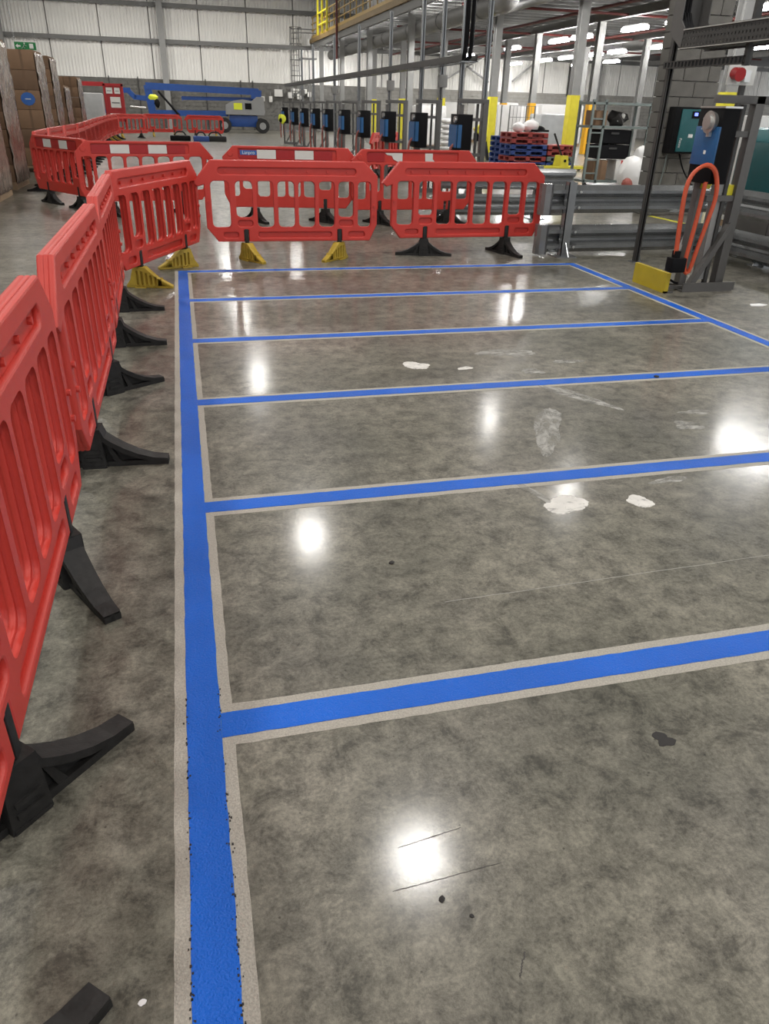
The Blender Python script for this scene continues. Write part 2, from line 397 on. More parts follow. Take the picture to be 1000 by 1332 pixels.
# ------------------------------------------------------------------ floor markings
def strip(name, x0, x1, y0, y1, z0, z1, m, parent=None, jit=.0015):
    mb = MB(); bm = mb.bm; ax = x1-x0 < y1-y0
    n = max(2, int(((y1-y0) if ax else (x1-x0))/.04)); lo, hi = [], []
    for k in range(n+1):
        t = k/n; j1, j2 = random.uniform(-jit, jit), random.uniform(-jit, jit)
        if ax: y = y0+(y1-y0)*t; a, b = (x0+j1, y), (x1+j2, y)
        else: x = x0+(x1-x0)*t; a, b = (x, y0+j1), (x, y1+j2)
        lo.append((bm.verts.new((*a, z1)), bm.verts.new((*b, z1)), bm.verts.new((*a, z0)), bm.verts.new((*b, z0))))
    for p, q in zip(lo, lo[1:]):
        bm.faces.new((p[0], q[0], q[1], p[1])); bm.faces.new((p[0], p[2], q[2], q[0])); bm.faces.new((p[1], q[1], q[3], p[3]))
    for e in (lo[0], lo[-1]): bm.faces.new((e[0], e[1], e[3], e[2]))
    bmesh.ops.recalc_face_normals(bm, faces=bm.faces)
    return mb.build(name, m, parent, None)
BX0, BX1, BY0, BS = -.082, 4.235, 1.553, 1.286
HB, HM = .046, .079
ylast = BY0+5*BS
GL = 'blue painted lines of the parking bays'
def marking(label, x0, x1, y0, y1):
    t = thing('painted_line', label, 'floor marking', ((x0+x1)/2, (y0+y1)/2, 0), 0, GL)
    return t
def line(label, x0, x1, y0, y1, along, zo):
    cx, cy = (x0+x1)/2, (y0+y1)/2; t = thing('painted_line', label, 'floor marking', (cx, cy, 0), 0, GL)
    gx, gy = (HM-HB, 0) if along == 'y' else (0, HM-HB)
    strip('ground_margin', x0-gx-cx, x1+gx-cx, y0-gy-cy, y1+gy-cy, .0, .0009+zo*.0001, 'margin', t)
    strip('paint_film', x0-cx, x1-cx, y0-cy, y1-cy, .0, .0026+zo*.0001, 'blue', t)
line('long blue line along the row of barriers, left edge of the bays', BX0-HB, BX0+HB, -1.2, ylast+HB, 'y', 1)
line('long blue line on the right, running past the yellow kick plate', BX1-HB, BX1+HB, -1.2, ylast+HB, 'y', 1)
names = ['thick blue cross line nearest to the camera', 'blue cross line beyond the nearest, beside two white filler patches',
         'blue cross line in the middle, crossed by pale scrapes', 'fourth blue cross line from the camera',
         'fifth blue cross line from the camera, next before the last', 'farthest thin blue cross line, before the red barriers']
for k in range(6): line(names[k], BX0+HB, BX1-HB, BY0+k*BS-HB, BY0+k*BS+HB, 'x', 0 if k < 5 else 2)

line('short blue line continuing behind the front row of barriers', BX0-HB, BX0+HB, 9.7, 16.0, 'y', 1)
def scratch(label, p, q, wd, m):
    p, q = Vector((*p, 0)), Vector((*q, 0)); d = (q-p); n = Vector((-d.y, d.x, 0)).normalized()*wd/2; mid = (p+q)/2; bm = MB(); N = 24; L_ = []
    for k in range(N+1):
        c = p+d*k/N-mid+n*random.uniform(-1.5, 1.5); L_.append((c-n, c+n))
    bm.prism([(v.x, v.y) for v, _ in L_]+[(v.x, v.y) for _, v in reversed(L_)], .0001, .0008)
    t = thing('floor_scratch', label, 'scratch', mid); bm.build('scratch_mark', m, t, None)
M['pale_scratch'] = mat('pale_scratch', (.36, .35, .32), .6, var=.3, scale=20)
M['dark_scratch'] = mat('dark_scratch', (.06, .055, .05), .7, var=.5, scale=60)
scratch('long thin pale scratch in the nearest bay but one, parallel to the thick line', (.75, 1.98), (2.2, 2.02), .002, 'pale_scratch')
scratch('fine dark scratch across the bright lamp reflection, upper', (.34, 1.075), (.50, 1.095), .0011, 'dark_scratch')
scratch('fine dark scratch across the bright lamp reflection, lower', (.30, .972), (.56, .986), .0011, 'dark_scratch')
scratch('short dark gouge at the bottom edge right of the reflection', (.50, .74), (.53, .785), .0028, 'dark_scratch')
# ------------------------------------------------------------------ plastic barriers
OUT = [(-.79, 1.0), (.83, 1.0), (.98, .86), (.98, .37), (.90, .2), (.585, .2), (.585, .315), (.535, .315), (.535, .2),
       (-.435, .2), (-.435, .315), (-.485, .315), (-.485, .2), (-.76, .2), (-.87, .34), (-.87, .765), (-.93, .745), (-.985, .78)]
SL = [(-.805, -.615, 0), (-.55, -.375, 1), (-.33, -.155, 0), (-.105, .07, 0), (.115, .29, 0), (.335, .505, 0), (.55, .715, 1), (.765, .91, 0)]
def make_panel(board):
    slots = [rrect(a, b, .445 if s else .345, .80, .045) for a, b, s in SL]
    slots2 = [rrect(a-.012, b+.012, .43 if s else .33, .815, .05) for a, b, s in SL]
    groove = [rrect(-.72, .74, .865, .93, .03)]+[rrect(-.33, .47, .24, .295, .022), rrect(-.70, -.545, .24, .295, .022), rrect(.66, .84, .24, .295, .022),
              rrect(-.54, -.385, .355, .415, .025), rrect(.555, .71, .355, .415, .025)]
    core = plate(OUT, slots, .018, .005)
    front = plate(OUT, slots2+groove, .026, .009); back_g = [rrect(-.62, .76, .83, .965, .02)] if board else groove
    back = plate(OUT, slots2+back_g, .026, .009)
    mb = MB().add_mesh(core).add_mesh(front, Matrix.Translation((0, -.019, 0))).add_mesh(back, Matrix.Translation((0, .019, 0)))
    for k in range(7): mb.cyl((-.64+k*.215, -.024, .897), (-.64+k*.215, .0, .897), .013, seg=8)
    for x, z in ((-.84, .6), (-.84, .5), (.945, .56), (.945, .46)): mb.cyl((x, -.045, z), (x, .045, z), .014, seg=8)
    if board: mb.cyl((.87, .028, .9), (.87, .038, .9), .045, .035, seg=16)
    for m in (core, front, back): bpy.data.meshes.remove(m)
    return mb.mesh('panel', 'red', 30)
PANEL, PANEL_B = make_panel(False), make_panel(True)
PANEL_F = PANEL.copy(); PANEL_F.materials[0] = M['red_faded']
def make_foot(l0, l1, m, ribs):
    def prof(i):
        if ribs: return [(-l0, 0+i), (l1, 0+i), (l1, .022-i), (l1*.55, .09-i), (.055, .185-i), (-.055, .185-i), (-l0*.7, .07-i), (-l0, .022-i)]
        pts = [(-l0, i), (l1, i), (l1, .03-i)]
        for t in (.8, .6, .42, .28, .18): pts.append((l1*t, .03+.15*((1-t)**1.9)*1.15-i))
        pts += [(.045, .19-i), (-.045, .19-i)]
        for t in (.18, .28, .42, .6, .8): pts.append((-l0*t, .03+.15*((1-t)**1.9)*1.15-i))
        return pts+[(-l0, .03-i)]
    if ribs:
        holes = [[(a, .028), (a+.018, .028), (a+.018, .15-.42*max(0, a)), (a, .15-.42*max(0, a))] for a in (-.03, .01, .05, .09, .13, .17)]
        rim = plate(prof(0), holes, .085, .006); web = plate(prof(.006), [], .035, .005)
        mb = MB().add_mesh(rim).add_mesh(web); bpy.data.meshes.remove(rim); bpy.data.meshes.remove(web)
    else:
        web = plate(prof(.004), [], .026, .004); mb = MB().add_mesh(web); bpy.data.meshes.remove(web)
        full = prof(0); k = (len(full)-3)//2
        for sg, top in ((1, full[2:9]), (-1, [full[-1]]+full[-2:8:-1])):
            inner = [(x-sg*.012, max(.02, z-.02)) for x, z in top]
            for (a, b), (c, d) in zip(zip(top, top[1:]), zip(inner, inner[1:])):
                mb.prism([a, b, d, c], -.044, .044, 'y')
            mb.prism([(sg*.09, .02), (sg*.12, .02), (sg*.075, .11), (sg*.06, .11)], -.03, .03, 'y')
        mb.prism([(-l0, 0), (l1, 0), (l1, .024), (-l0, .024)], -.044, .044, 'y').prism([(-.055, 0), (.055, 0), (.046, .19), (-.046, .19)], -.05, .05, 'y')
        mb.box(-.035, .035, -.056, .056, .04, .055).box(-.035, .035, -.056, .056, .075, .09)
    for v in mb.bm.verts:
        e = max(v.co.x/l1, -v.co.x/l0); v.co.y *= 1.0-.35*max(0, e)
    mb.box(-.05, .05, -.05, .05, .0, .012)
    return mb.mesh('foot', m, 30)
FOOT_B, FOOT_Y = make_foot(.33, .33, 'rubber', False), make_foot(.13, .29, 'yellow_rubber', True)
STEM = MB().box(-.022, .022, -.033, .033, .17, .33, bev=.006).mesh('foot_stem', 'rubber', 30)
SQ = MB().box(-.132, .132, 0, .004, .84, .955).mesh('reflective_square', 'refl_white', None)
SQR = SQ.copy(); SQR.materials[0] = M['refl_red']
LAB = text_mesh('Lanpro', .062, 'label_white'); LAB.transform(Matrix.Rotation(R(180), 4, 'Z'))
def barrier(label, x, y, deg, feet=((-.46, 0, 'b'), (.56, 0, 'b')), mesh=None, board=None, group='red plastic barriers', lean=0.0):
    """feet: (position along the panel, world direction of the long side in degrees or None, colour)"""
    t = thing('safety_barrier', label, 'barrier', (x, y, 0), R(deg), group)
    t.rotation_euler = (lean, 0, R(deg))
    p = put('panel', mesh or (PANEL_B if board else PANEL), t)
    for u, a, c in feet:
        f = put('foot', FOOT_Y if c == 'y' else FOOT_B, t); f.location = (u, 0, 0)
        f.rotation_euler = (0, 0, R(a-deg) if a is not None else R(90))
        if c == 'y': f['label'] = 'yellow plastic foot'
        s = put('foot_stem', STEM, f); s.rotation_euler = (0, 0, -f.rotation_euler.z)
    if board:
        for k, ch in enumerate(board):
            if ch == '.': continue
            if ch == 'h':
                q = MB().prism([(-.132, .84), (-.07, .84), (.0, .87), (.03, .92), (.1, .93), (.132, .955), (.0, .955), (-.132, .955)] if k < 2 else
                               [(-.10, .84), (.05, .84), (.06, .955), (-.06, .955), (-.06, .88)], 0, .004, 'y').build('reflective_square', 'refl_white', t)
                q['label'] = 'torn white reflective remnant'
            else:
                q = put('reflective_square', SQR if ch in 'rb' else SQ, t); q['label'] = 'dark red reflective square' if ch in 'rb' else 'white reflective square'
            q.location = (.63-k*.266 if ch != 'h' else .63-k*.266, .0135, 0)
            if ch == 'b':
                l = MB().box(-.1, .132, .0035, .0055, .885, .945).build('maker_label', 'label_blue', q)
                l.location.x = -.03-.0; l['label'] = 'blue label with white lettering'
                m = put('label_text', LAB, q); m.location = (-.015, .0065, .914)
    return t
b_, y_ = 'b', 'y'
LC = 'left-hand line of red barriers along the bays'
barrier('red barrier at the bottom left, mostly out of frame, one black foot showing', -.515, -.16, 90, ((-.46, 0, b_), (.80, 48, b_)), PANEL_F, group=LC)
barrier('nearest red barrier, cut by the left edge of the frame', -.515, 1.83, 90, ((-.46, 46, b_), (.56, -61, b_)), PANEL_F, group=LC)
barrier('red barrier next beyond the nearest in the left line', -.515, 3.83, 90, ((-.46, -4, b_), (.56, 32, b_)), PANEL_F, group=LC)
barrier('red barrier seen nearly edge-on before the one on yellow feet', -.555, 5.83, 91.5, ((-.46, 0, b_), (.56, 0, b_)), PANEL_F, group=LC)
FR = 'front row of red barriers at the end of the bays'
barrier('angled red barrier on two yellow feet at the far left bay corner', -.27, 7.72, 66.5, ((-.46, -14, y_), (.56, 200, y_)), PANEL, group=FR)
barrier('middle red barrier of the front row on two yellow feet', 1.08, 8.56, -1, ((-.46, -58, y_), (.56, 222, y_)), PANEL, group=FR)
barrier('right red barrier of the front row on two black feet', 3.13, 8.7, 1, ((-.46, -14, b_), (.56, -74, b_)), PANEL, group=FR)
SR = 'second row of red barriers with reflective strips'
barrier('red barrier behind the middle one, whole red and white strip and blue label', 1.55, 11.6, 172, ((-.46, -55, b_), (.56, -65, b_)), board='bwrwr', group=SR)
barrier('red barrier with torn white remnants of its reflective strip', 3.33, 11.35, 182, ((-.52, -40, b_), (.56, -60, b_)), board='rh.h.', group=SR)
barrier('red barrier with white squares behind the yellow-footed angled one', -.48, 12.5, 190, ((-.46, -60, b_), (.56, -60, b_)), board='rwrwr', group=SR)
barrier('short-looking red barrier turned sideways with two white squares, beside the pallets', -1.80, 13.55, 123, ((-.46, -50, b_), (.56, -55, b_)), board='rwrwr', group=SR)
FC = 'far chain of red barriers curving along the pallets'
path = [(-2.45, 15.4), (-2.5, 17.4), (-2.45, 19.4), (-2.38, 21.4), (-2.42, 23.4), (-2.48, 25.4), (-2.55, 27.4), (-2.6, 29.4), (-2.65, 31.4), (-2.7, 33.4), (-2.72, 35.4), (-2.72, 37.4), (-2.6, 39.4)]
for k in range(12):
    a, b = path[k], path[k+1]
    barrier(f'{ORD[k]} red barrier of the chain running away beside the wrapped pallets', (a[0]+b[0])/2, (a[1]+b[1])/2, math.degrees(math.atan2(b[1]-a[1], b[0]-a[0])),
            mesh=PANEL, group=FC, feet=((-.46, 0, b_ if k < 10 else y_), (.56, 0, b_)))
barrier('red barrier turning the far corner with yellow foot before the notice stand', -2.15, 40.7, 35, ((-.46, -70, y_), (.56, -60, b_)), group=FC)
barrier('far left red barrier standing before the blue boom lift basket', -.72, 43.2, -2, ((-.46, -80, y_), (.56, -80, y_)), group='far red barriers before the boom lift')
barrier('far right red barrier standing before the boom lift wheels', 1.32, 42.8, -10, ((-.46, -80, b_), (.56, -80, y_)), group='far red barriers before the boom lift')
barrier('single red barrier standing end-on between the chargers', 5.0, 20.0, 55, ((-.46, -80, b_), (.56, -80, b_)), group='red barrier by the chargers')

# ------------------------------------------------------------------ galvanised crash rails
def wprof(z0, h=.31, d=.085):
    """W-section of a crash rail: (offset, z) polyline."""
    return [(0, z0), (d*.15, z0+h*.03), (d, z0+h*.17), (d, z0+h*.28), (d*.1, z0+h*.42), (0, z0+h*.5), (d*.1, z0+h*.58), (d, z0+h*.72), (d, z0+h*.83), (d*.15, z0+h*.97), (0, z0+h)]
def rail_mesh(p, q, nrm, z0, th=.006):
    p, q, n = Vector((*p, 0)), Vector((*q, 0)), Vector((*nrm, 0)); mb = MB(); pr = wprof(z0)
    ring = lambda o: [mb.bm.verts.new(o+n*a+Vector((0, 0, z))) for a, z in pr]+[mb.bm.verts.new(o+n*(a-th)+Vector((0, 0, z))) for a, z in reversed(pr)]
    A, B = ring(p), ring(q); m = len(A)
    for k in range(m): mb.bm.faces.new((A[k], A[(k+1) % m], B[(k+1) % m], B[k]))
    mb.bm.faces.new(A[::-1]); mb.bm.faces.new(B)
    bmesh.ops.recalc_face_normals(mb.bm, faces=mb.bm.faces)
    return mb
def rail_end(t, p, nrm, ax, z0):
    """Folded end plate of one rail."""
    p, n, a = Vector((*p, 0)), Vector((*nrm, 0)), Vector((*ax, 0)); mb = MB()
    pts = [(.0, -.01), (.0, .095), (-.03, .11), (-.10, .105), (-.13, .06), (-.13, -.01)]
    lo = [mb.bm.verts.new(p+a*u+n*v+Vector((0, 0, z0-.01))) for u, v in pts]; hi = [mb.bm.verts.new(v.co+Vector((0, 0, .335))) for v in lo]
    k = len(pts)
    for i in range(k): mb.bm.faces.new((lo[i], lo[(i+1) % k], hi[(i+1) % k], hi[i]))
    mb.bm.faces.new(lo[::-1]); mb.bm.faces.new(hi); bmesh.ops.recalc_face_normals(mb.bm, faces=mb.bm.faces)
    return mb.build('end_plate', 'galv', t, None)
def post(t, x, y, h, wd=.1, brace=(0, -1), m='galv'):
    mb = MB(); mb.box(x-wd/2, x+wd/2, y-.05, y-.04, 0, h).box(x-wd/2, x+wd/2, y+.04, y+.05, 0, h).box(x-wd/2, x-wd/2+.01, y-.05, y+.05, 0, h)
    p = mb.build('rail_post', m, t)
    MB().box(x-.13, x+.13, y-.13, y+.13, 0, .012).build('base_plate', 'galv', p)
    q = MB(); bx, by = brace
    q.prism([(0, .012), (.11, .012), (0, .16)], -.005, .005, 'y', Matrix.Translation((x, y, 0)) @ Matrix.Rotation(math.atan2(by, bx), 4, 'Z') @ Matrix.Translation((.05, 0, 0)))
    q.build('gusset', 'galv', p)
    bo = MB()
    for z in (.2, .32, .58, .7): bo.cyl((x-.07, y-.16, z), (x-.07, y-.135, z), .014, seg=6)
    return p
ar = thing('crash_rail', 'galvanised double crash rail with cut end, running behind the charger frame', 'guard rail', (0, 0, 0), 0, None)
for z0 in (.03, .47):
    rail_mesh((4.12, 8.60), (6.36, 8.66), (0, -1), z0).build('rail_beam', 'galv', ar)
    rail_end(ar, (4.15, 8.60), (0, -1), (1, 0), z0)
bm_ = MB()
for x in (4.5, 5.9, 6.1):
    for z in (.1, .27, .54, .71): bm_.ball((x, 8.50, z), .018, (1, .5, 1), sub=1)
stuff(bm_.build('rail_bolts', 'silver', ar))
post(ar, 4.36, 8.69-.2, .82); post(ar, 6.3, 8.78, .8)
ar2 = thing('crash_rail', 'galvanised double crash rail at the right edge, running towards the camera', 'guard rail')
for z0 in (.03, .47): rail_mesh((6.42, 8.5), (6.42, 4.4), (-1, 0), z0).build('rail_beam', 'galv', ar2)
post(ar2, 6.50, 7.6, .8, brace=(-1, 0)); post(ar2, 6.50, 5.6, .8, brace=(-1, 0))
ar3 = thing('crash_rail', 'pale galvanised double crash rail standing farther back behind the red barriers', 'guard rail')
for z0 in (.06, .44):
    rail_mesh((3.75, 11.9), (6.05, 11.75), (-.03, -1), z0).build('rail_beam', 'galv', ar3)
    rail_end(ar3, (5.99, 11.75), (0, -1), (-1, 0), z0) if False else None
post(ar3, 3.85, 11.97, .78); post(ar3, 5.5, 11.87, .78)

# ------------------------------------------------------------------ block wall on the right with a charger hung on it
WX = 7.76
bw = struct(MB().box(WX+.05, 8.66, 12.25, 12.63, 0, DZ).build('wall_right', 'mortar'))
BL = MB().box(.006, .444, 0, .06, .006, .219, bev=.004).mesh('block', 'block_pale', None); HALF = MB().box(.006, .214, 0, .06, .006, .219, bev=.004).mesh('block', 'block_pale', None)
ENDF = MB().box(0, .06, .064, .43, .006, .219, bev=.004).mesh('block', 'block', None)
z, k = 0, 0
while z < DZ-.1:
    x = WX
    if k % 2: o = put('block', HALF, bw); o.location = (x, 12.2, z); x += .22
    while x < 8.55:
        o = put('block', BL if x+.45 < 8.72 else HALF, bw); o.location = (x, 12.2, z); x += .45
    o = put('block', ENDF, bw); o.location = (WX, 12.2, z)
    z += .225; k += 1

# ------------------------------------------------------------------ charger stands and chargers
def stand(label, x, y, near=False, wd=.46, rz=0.0):
    t = thing('charger_stand', label, 'steel frame', (x, y, 0), rz, 'grey steel charger stands')
    s = .09
    MB().box(-s, 0, -s/2, s/2, .012, 1.69, bev=.004).build('post', 'grey', t)
    MB().box(-wd-s*.8, -wd, -s/2+.06, s/2+.06, .012, 1.60, bev=.004).build('post', 'grey', t)
    MB().box(-wd-s, .14 if near else 0, -s/2, s/2, 1.625, 1.69, bev=.004).build('crossbar', 'grey', t)
    MB().box(-wd-.1, .08, -.1, .1, 0, .012).box(-wd-.1, .10, -.1, -.088, .012, .085).build('foot_plate', 'grey', t)
    MB().bar((-wd+.02, -.03, .06), (-.06, -.03, .62), .07, .05).build('brace', 'grey', t)
    MB().box(-.2, -.165, -.02, .02, .0, 1.62).build('strut_channel', 'darkgrey', t)
    MB().box(-wd, 0, -.03, .03, 1.36, 1.41).box(-wd, 0, -.03, .03, .82, .87).build('cross_rail', 'grey', t)
    return t
st = stand('grey steel stand with yellow kick plate nearest to the camera', 5.13, 6.55, True, .38)
MB().box(-.70, -.66, -.13, .45, .0, .19).build('kick_plate', 'plate_yellow', st)['label'] = 'yellow kick plate'
MB().box(-.70, -.6, -.13, -.11, .0, .02).bar((-.68, .0, .03), (-.3, .0, .03), .03).bar((-.68, .3, .03), (-.4, .05, .03), .03).build('kick_plate_arm', 'grey', st)
MB().bar((-.50, .1, .2), (-.38, .12, .6), .05, .03).build('brace', 'colgrey', st)
MB().box(-.26, -.16, -.0, .1, .1, 1.0).build('hose_guard', 'colgrey', st)
MB().box(-.44, -.38, -.05, .1, .93, 1.03).box(-.16, -.06, -.0, .1, .87, .96).build('yellow_bracket', 'yellow', st)['label'] = 'yellow bracket'

ch = thing('battery_charger', 'black and blue battery charger with white dial on the stand nearest to the camera', 'charger', (4.73, 6.49, 0), 0, 'battery chargers')
MB().box(-.125, .04, -.16, .19, .98, 1.585, bev=.01).build('housing', 'black', ch)
MB().box(-.137, -.12, -.16, .18, 1.13, 1.44, bev=.003).build('front_panel', 'cblue', ch)['label'] = 'blue front panel'
MB().box(-.13, .045, -.17, .19, 1.585, 1.60).build('top_rim', 'silver', ch)
MB().cyl((-.17, -.03, 1.475), (-.12, -.03, 1.475), .09, .075, 24).cyl((-.19, -.03, 1.475), (-.165, -.03, 1.475), .055, seg=16).box(-.165, -.13, -.06, -.02, 1.36, 1.44).build('rotary_switch', 'silver', ch)['label'] = 'white rotary dial'
mb = MB()
for k in range(3): mb.ball((-.13, .10, 1.42+k*.04), .011, sub=1)
stuff(mb.build('indicator_lights', 'label_white', ch))
MB().box(-.14, -.13, -.03, .0, 1.22, 1.25).build('lock', 'label_white', ch)
hp = [at(px, py, Y=6.27+.02*(k > 9))-Vector((4.73, 6.49, 0)) for k, (px, py) in enumerate(((878, 335), (884, 290), (892, 245), (903, 224), (918, 215), (929, 222), (932, 240), (929, 262), (919, 290), (906, 325), (895, 354), (889, 348), (896, 320), (907, 280), (917, 238)))]
cb = MB().tube(hp, .018).tube([p+Vector((.03, .03, .005)) for p in hp], .015).build('charging_cable', 'orange', ch); cb['label'] = 'orange charging cable in a long loop'
q = hp[0]; MB().box(q.x-.05, q.x+.10, q.y-.05, q.y+.06, q.z-.13, q.z, bev=.012).box(q.x-.02, q.x+.03, q.y-.03, q.y+.03, q.z, q.z+.06).build('connector', 'black', cb)
MB().tube([(.0, .13, 1.0), (.03, .15, .7), (.01, .15, .4), (.05, .2, .12), (-.05, .1, .06), (-.17, .05, .10)], .011).build('lead', 'black', ch)

far_y = [13.44, 16.05, 18.54, 21.14, 23.72, 26.43, 28.95, 31.6, 34.3, 37.5]
fs = fc = None
for i, y in enumerate(far_y):
    n = ORD[i] if i else 'nearest'
    sl = f'{n} grey stand of the far charger row, counted from the camera'; cl = f'{n} black and blue charger of the far row, counted from the camera'
    if fs is None:
        fs = stand(sl, 5.15, y, wd=.42)
        fc = thing('battery_charger', cl, 'charger', (4.75, y, 0), 0, 'battery chargers')
        MB().box(-.13, .13, -.05, .36, .84, 1.46, bev=.01).build('housing', 'black', fc)
        MB().box(-.15, -.125, -.03, .36, .95, 1.30).box(-.127, -.06, -.06, -.045, .95, 1.30).build('front_panel', 'cblue', fc)['label'] = 'blue front panel'
        MB().cyl((-.17, .05, 1.38), (-.12, .05, 1.38), .05, seg=12).build('rotary_switch', 'silver', fc)
        MB().tube([(-.2, .1, .25), (-.22, .1, .6), (-.20, .1, .9), (-.12, .1, 1.0), (-.04, .1, .9), (-.02, .1, .5), (-.06, .1, .2), (-.1, .1, .5), (-.08, .1, .85)], .022, 6).build('charging_cable', 'brickred', fc)['label'] = 'dull red looped cable'
    else:
        dup(fs, (5.15, y, 0), label=sl); dup(fc, (4.75, y, 0), label=cl)

# wall charger behind
wc = thing('wall_charger', 'teal and black charger hung on the grey block wall', 'charger', (8.10, 12.19, 0))
MB().box(-.28, .27, -.2, 0, .98, 1.66, bev=.02).build('housing', 'black', wc)
MB().box(-.165, .27, -.215, -.195, 1.01, 1.63, bev=.006).build('front_panel', 'teal', wc)['label'] = 'teal front panel'
MB().box(.02, .16, -.225, -.21, 1.50, 1.60).build('control_panel', 'black', wc)
MB().box(.06, .12, -.23, -.222, 1.535, 1.58).build('screen', 'screen', wc)['label'] = 'blue lit screen'
MB().box(.02, .10, -.222, -.213, 1.22, 1.27).build('rating_label', 'label_white', wc)
tm = text_mesh('Pzzou', .06, 'label_white'); tm.transform(Matrix.Rotation(R(90), 4, 'Y'))
o = put('lettering', tm, wc); o.location = (-.11, -.219, 1.14)
MB().tube([(-.2, -.05, 1.0), (-.21, -.05, .7), (-.26, -.05, .3), (-.3, -.04, .01)], .012).build('lead', 'sage', wc)
MB().tube([(.0, -.08, 1.0), (.12, -.1, .75), (.35, -.1, .5), (.6, -.08, .42)], .012).build('lead', 'black', wc)

# ------------------------------------------------------------------ cable trays and strut posts on the charger line
def tray(label, y0, y1, z0, z1, x, wd=.3, h=.11, rise=None, m='darkgrey'):
    """Ladder tray along Y; y1 is the far end. Small runs become perforated side walls and rungs."""
    t = thing('cable_tray', label, 'cable tray')
    s = MB(); n = max(2, int((y1-y0)/.25))
    for sx in (-wd/2, wd/2-.012):
        s.bar((x+sx+.006, y0, z0+h/2), (x+sx+.006, y1, z1+h/2), .012, h)
    s.build('side_wall', m, t)
    r = MB()
    for k in range(n+1):
        u = k/n; y = y0+(y1-y0)*u; z = z0+(z1-z0)*u
        r.box(x-wd/2, x+wd/2, y-.05, y+.05, z, z+.01)
    stuff(r.build('rungs', 'galv', t))
    c = MB()
    for k in range(2):
        xx = x-.06+.1*k; pts = [(xx, y1-.02, z1+.04), (xx, y0+.25, z0+.045)]
        if rise: pts += [(xx, y0+.12, z0+.08), (xx, y0+.06, z0+.25), (xx, y0+.05, z0+rise)]
        c.tube(pts, .04, 8, 1)
    c.build('cables', 'black', t)['kind'] = 'stuff'
    return t
t1 = tray('long dark cable tray over the far charger row with cables turning up', 14.4, 39.0, 2.27, 2.30, 5.1, rise=4.0)
t2 = thing('cable_tray', 'dark perforated cable tray bending up at the top right corner', 'cable tray')
zt = 2.11
def perforated(mb, y0, y1, z0, z1, x):
    """Side wall with rows of holes (cells left open)."""
    n = int((y1-y0)/.05)
    for k in range(n+1): y = y0+(y1-y0)*k/n; mb.box(x-.003, x+.003, y-.018, y+.018, z0, z1)
    m_ = max(1, int((z1-z0)/.04))
    for k in range(m_+1): z = z0+(z1-z0)*k/m_; mb.box(x-.0035, x+.0035, y0, y1, z-.014, z+.014)
mb = MB(); perforated(mb, 3.2, 7.72, zt, zt+.15, 4.95); stuff(mb.build('side_wall', 'darkgrey', t2, None))
MB().box(4.935, 4.96, 3.2, 7.7, zt+.15, zt+.16).build('side_lip', 'silver', t2); MB().box(4.935, 4.96, 3.2, 7.74, zt-.008, zt).build('side_lip', 'silver', t2)
mb = MB(); perforated(mb, 3.2, 7.75, zt, zt+.17, 5.25); stuff(mb.build('side_wall', 'darkgrey', t2, None))
mb = MB()
for k in range(60): mb.box(4.95, 5.25, 3.2+k*.075, 3.245+k*.075, zt, zt+.006)
stuff(mb.build('tray_base', 'darkgrey', t2, None))
for x in (4.945, 5.245): MB().prism([(7.72, zt), (7.95, zt+.14), (7.95, zt+.42), (7.78, zt+.42), (7.78, zt+.24), (7.70, zt+.17)], x, x+.01, 'x').build('corner_piece', 'grey', t2)
MB().box(4.945, 4.955, 7.78, 7.95, zt+.42, 4.5).box(5.245, 5.255, 7.78, 7.95, zt+.42, 4.5).box(4.95, 5.25, 7.945, 7.95, zt+.2, 4.5).build('riser', 'grey', t2)
mb = MB()
for k in range(4):
    x = 4.975+.03*k; mb.tube([(x, 3.2, zt+.10), (x, 7.5, zt+.11), (x, 7.72, zt+.16), (x, 7.84, zt+.30), (x, 7.87, zt+.5), (x, 7.87, 4.5)], .017, 8, 3)
mb.build('cables', 'black', t2)['kind'] = 'stuff'
s2 = thing('strut_rail', 'thin slotted steel rail just under the top right cable tray', 'steel rail')
mb = MB(); mb.box(5.0, 5.04, 6.75, 8.05, 1.945, 1.955).box(5.0, 5.04, 6.75, 8.05, 2.0, 2.01)
for k in range(22): mb.box(5.0, 5.04, 6.77+k*.06, 6.795+k*.06, 1.955, 2.0)
mb.build('slotted_channel', 'darkgrey', s2); MB().box(5.0, 5.04, 6.74, 6.78, 1.93, 4.4).build('hanger', 'darkgrey', s2)
def strut(label, x, y, z1, m, w=.041):
    t = thing('strut_post', label, 'steel post', (x, y, 0), 0, 'thin strut posts along the charger line')
    mb = MB().box(-w/2, w/2, w/2-.004, w/2, 0, z1).box(-w/2, -w/2+.004, -w/2, w/2, 0, z1).box(w/2-.004, w/2, -w/2, w/2, 0, z1)
    mb.box(-w/2, -w/4, -w/2, -w/2+.004, 0, z1).box(w/4, w/2, -w/2, -w/2+.004, 0, z1); mb.build('channel', m, t)
    MB().box(-.06, .06, -.06, .06, 0, .008).prism([(.02, 0), (.07, 0), (.02, .17)], -.004, .004, 'y').build('base_plate', 'galv', t)
    return t
strut('thin dark strut post left of the nearest charger stand', 5.08, 8.04, 4.5, 'strut', .055)
for i, y in enumerate((14.1, 15.4, 16.65, 18.1, 20.9, 24.6, 28.5, 33.0, 36.0)):
    strut(f'{ORD[i]} thin pale strut post of the far charger row, from the camera', 5.32, y, 5.0 if i < 4 else 3.6, 'galv', .075)
    if i > 1 and i % 2 == 0:
        t = thing('junction_box', f'small pale junction box on the {ORD[i]} strut post of the charger row', 'junction box', (5.32, y-.09, 1.92))
        MB().box(-.09, .09, -.05, .05, 0, .22, bev=.01).build('box_body', 'colgrey', t); MB().cyl((0, 0, -.2), (0, 0, 0), .015).build('gland', 'colgrey', t)

